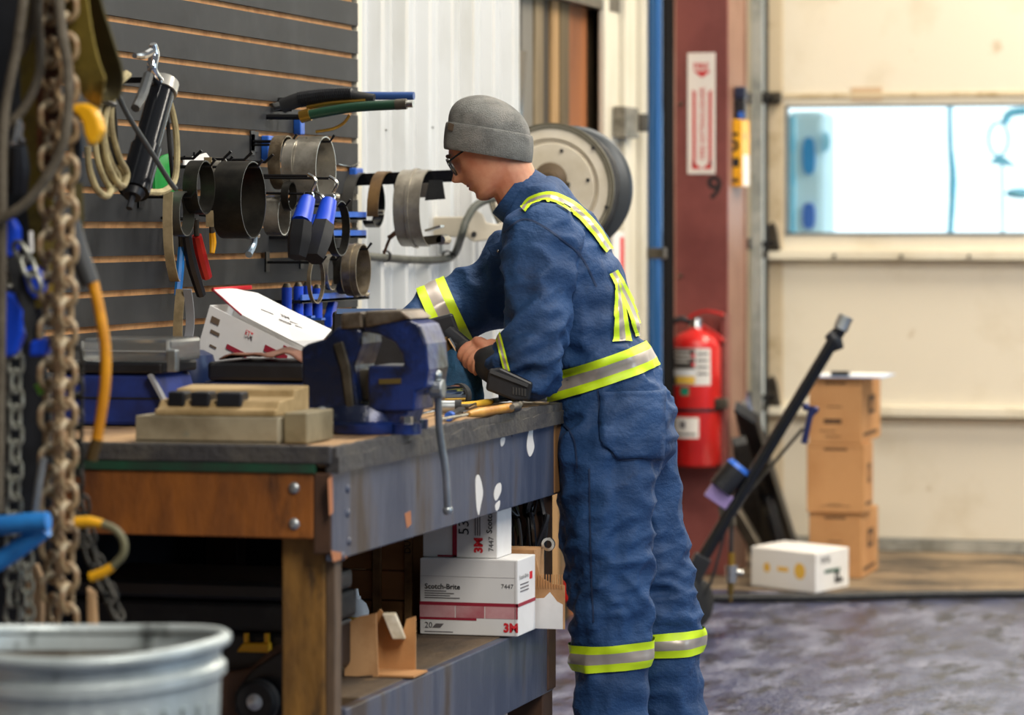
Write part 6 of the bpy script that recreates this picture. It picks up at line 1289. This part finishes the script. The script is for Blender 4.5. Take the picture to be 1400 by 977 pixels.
def ratchet(pix, label, dy=-0.02, t=0.03):
    q = [F(a, b, dy) for a, b in pix]; n = len(q)
    mb = MB().add(q+[p+EY*t for p in q], [tuple(range(n)), tuple(range(n, 2*n))[::-1]]+[(i, (i+1) % n, n+(i+1) % n, n+i) for i in range(n)])
    return mb.build('ratchet_handle', M_bluegrip, bevel=0.006, label=label, cat='ratchet', group='blue ratchet handles')
ratchet(((4, 300), (14, 297), (22, 312), (22, 335), (14, 352), (4, 350)), 'blue ratchet handle at the left edge above the grey chain')
ratchet(((28, 368), (46, 362), (58, 378), (58, 396), (46, 410), (36, 398)), 'small blue ratchet handle in front of the slanting black strap')
ratchet(((3, 398), (18, 402), (30, 425), (30, 455), (18, 486), (4, 490)), 'large blue ratchet handle behind the grey chain')
ratchet(((40, 466), (62, 460), (64, 474), (60, 486), (38, 488)), 'squarish blue ratchet handle left of the rusty chain')
MB().tube([F(a, b, 0.0) for a, b in ((50, 525), (53, 530), (57, 538))], 0.006, 8).build('green_clip', mat('lime_plastic', '6cab2c', 0.4), smooth=True, label='small lime green clip beside the rusty chain', cat='clip')
MB().tube([F(a, b, -0.03) for a, b in ((60, 625), (54, 660), (48, 705), (44, 740))], 0.007, 10).build('steel_rod', M_galv, smooth=True, label='thin silver rod leaning left of the rusty chain', cat='rod')
MB().tube([F(a, b, -0.02) for a, b in ((42, 316), (43, 345))], 0.004, 8, sub=1).build('white_pin', M_wcarton, label='small white pin hanging above the short grey chain', cat='pin')
# yellow plastic hook
q = [F(a, b, -0.04) for a, b in ((97, 143), (112, 140), (126, 147), (134, 162), (138, 178), (129, 194), (121, 200), (114, 184), (111, 168), (105, 157), (97, 154))]; n = len(q)
MB().add(q+[p+EY*0.03 for p in q], [tuple(range(n)), tuple(range(n, 2*n))[::-1]]+[(i, (i+1) % n, n+(i+1) % n, n+i) for i in range(n)]).build('yellow_hook', M_yellow, bevel=0.006, label='yellow plastic hook hanging right of the rusty chain', cat='hook')
MB().tube([F(a, b, -0.01) for a, b in ((97, 150), (104, 175), (108, 210), (106, 250))], 0.009, 8).build('pry_tool', M_black, smooth=True, label='black handle hanging beside the yellow hook', cat='handle')
# yellow hose with black grip
yh_ = thing('yellow_hose', F(128, 625), 'yellow hose with black grip hanging behind the chain', 'hose')
MB().tube([F(a, b, 0.05) for a, b in ((98, 300), (104, 330), (114, 362), (124, 388))], [0.014, 0.016, 0.017, 0.016], 10).build('grip', mat('dark_grey_grip', '343638', 0.55), yh_, smooth=True)
MB().tube([F(a, b, 0.05) for a, b in ((127, 384), (136, 425), (144, 475), (144, 520), (139, 560), (132, 602))], 0.0095, 10).build('hose', mat('amber_yellow_hose', 'e39b12', 0.45, 0, 'c47f0c', 14), yh_, smooth=True)
MB().cyl(F(133, 600, 0.05), F(125, 628, 0.05), 0.011, n=8).build('fitting', mat('dull_brass', '6e5836', 0.4, 0.7), yh_)
# blue bolt-cutter handles
bc = thing('bolt_cutter', F(20, 735), 'bright blue tube handles sticking in from the left', 'bolt cutter')
MB().tube([F(a, b, -0.12) for a, b in ((-60, 722), (0, 718), (40, 714), (66, 712))], [0.016, 0.016, 0.0165, 0.0155], 12).build('handle', M_brightblue, bc, smooth=True)
MB().tube([F(a, b, -0.10) for a, b in ((-60, 800), (0, 766), (35, 742), (62, 722))], [0.016, 0.016, 0.0165, 0.0155], 12).build('handle', M_brightblue, bc, smooth=True)
# yellow ended cable loop
yl = thing('bungee_loop', F(140, 750), 'grey cable loop with yellow ends right of the chains', 'cable')
MB().tube([F(a, b, -0.05) for a, b in ((104, 714), (122, 713), (140, 716))], [0.010, 0.0095, 0.007], 10).build('yellow_end', M_yellow, yl, smooth=True); MB().tube([F(a, b, -0.05) for a, b in ((140, 716), (158, 724), (169, 740), (168, 758), (154, 774))], 0.0065, 10).build('cable', mat('grey_olive_cable', '6f6a4c', 0.6), yl, smooth=True)
MB().tube([F(a, b, -0.05) for a, b in ((154, 774), (140, 783), (124, 789))], [0.007, 0.009, 0.009], 10).build('yellow_end', M_yellow, yl, smooth=True)
# tan boards behind the bin
for pix, lb, dy in ((((34, 775), (48, 770), (56, 790), (60, 870), (40, 870)), 'pale tan board piece left of the rusty chain foot', 0.02), (((118, 802), (128, 810), (160, 870), (122, 870)), 'pale tan board piece right of the rusty chain foot', 0.03)):
    q = [F(a, b, dy) for a, b in pix]; zf = 0.0
    q = [p if i < len(q)-2 else V((p.x, p.y, 0.002)) for i, p in enumerate(q)]; n = len(q)
    MB().add(q+[p+EY*0.018 for p in q], [tuple(range(n)), tuple(range(n, 2*n))[::-1]]+[(i, (i+1) % n, n+(i+1) % n, n+i) for i in range(n)]).build('board_offcut', mat('pale_pine', 'd2b28c', 0.75, 0, 'b8946a', 6), bevel=0.003, label=lb, cat='board')
# galvanised bin
bd = 5.25; bcx = P(108, 882, bd); br = 200/FPX*bd; bzr = bcx.z
bin_ = thing('trash_can', (bcx.x, bcx.y, 0), 'galvanised steel bin with dented rolled rim at the lower left', 'bin')
M_bin = mat('galvanised_bin', 'cbd4d4', 0.4, 0.3, 'a9b3b2', 6, (0.42, 0.66), 0.1, 30, (1, 1, 0.6), '5d6260', 10, (0.62, 0.74))
def wall(prof, n=72):
    rs = []
    for r, z in prof:
        rs.append([V((bcx.x+(r*(1+0.012*math.sin(2*a+0.7)+0.008*math.sin(3*a)))*math.cos(a), bcx.y+(r*(1+0.012*math.sin(2*a+0.7)+0.008*math.sin(3*a)))*math.sin(a), z+(0.006*math.sin(2*a+1.0) if z > 0.3 else 0))) for a in [2*PI*k/n for k in range(n)]])
    return rs
zr = bzr+0.008
pf = [(br*0.80, 0.0), (br*0.80, 0.006)]+[(br*(0.80+0.15*k/14), 0.006+(zr-0.075)*k/14) for k in range(1, 14)]+[(br*0.95, zr-0.062), (br*0.985, zr-0.054), (br*0.985, zr-0.040), (br*0.95, zr-0.033), (br*0.955, zr-0.014)]
MB().rings(wall(pf+[(br*0.955, zr-0.004), (br*0.945, zr-0.004)]+[(r-0.004, z) for r, z in pf[::-1][:-1]]+[(br*0.79, 0.008)]), cap=True).build('body', M_bin, bin_, smooth=0.5)
MB().rings(wall([(br*0.80, zr-0.3), (br*0.942, zr-0.06), (br*0.944, zr-0.012), (br*0.940, zr-0.012), (br*0.936, zr-0.06), (br*0.79, zr-0.3)]), cap=False, closed=False).build('inner_lining', mat('brown_stained_zinc', '6e6456', 0.6, 0.2, '4a3d2e', 6, (0.4, 0.62), c3='8f8c80', scale3=9, amt3=(0.6, 0.72)), bin_, smooth=0.5)
rim = wall([(br*0.975, zr-0.004)], 72)[0]; MB().tube(rim, 0.0105, 10, closed=True, sub=1).build('rolled_rim', M_bin, bin_, smooth=True)
# vertical flutes of the lower wall
for k in range(36):
    a = 2*PI*k/36; d = V((math.cos(a), math.sin(a), 0)); MB().bar(V((bcx.x, bcx.y, 0.02))+d*br*0.805, V((bcx.x, bcx.y, zr-0.085))+d*br*0.946, 0.012, 0.008, hint=d).build('flute', M_bin, bin_)
MB().lathe([(0.0, 0.0), (br*0.93, 0.0), (br*0.93, 0.004), (0, 0.006)], (bcx.x, bcx.y, zr-0.11), EZ, 40).build('rubbish_fill', mat('dark_brown_rubbish', '3d2f22', 0.9, 0, '241b14', 14, bump=0.5, bscale=30), label='dark brown rubbish filling the galvanised bin', cat='rubbish', kind='stuff', smooth=True)
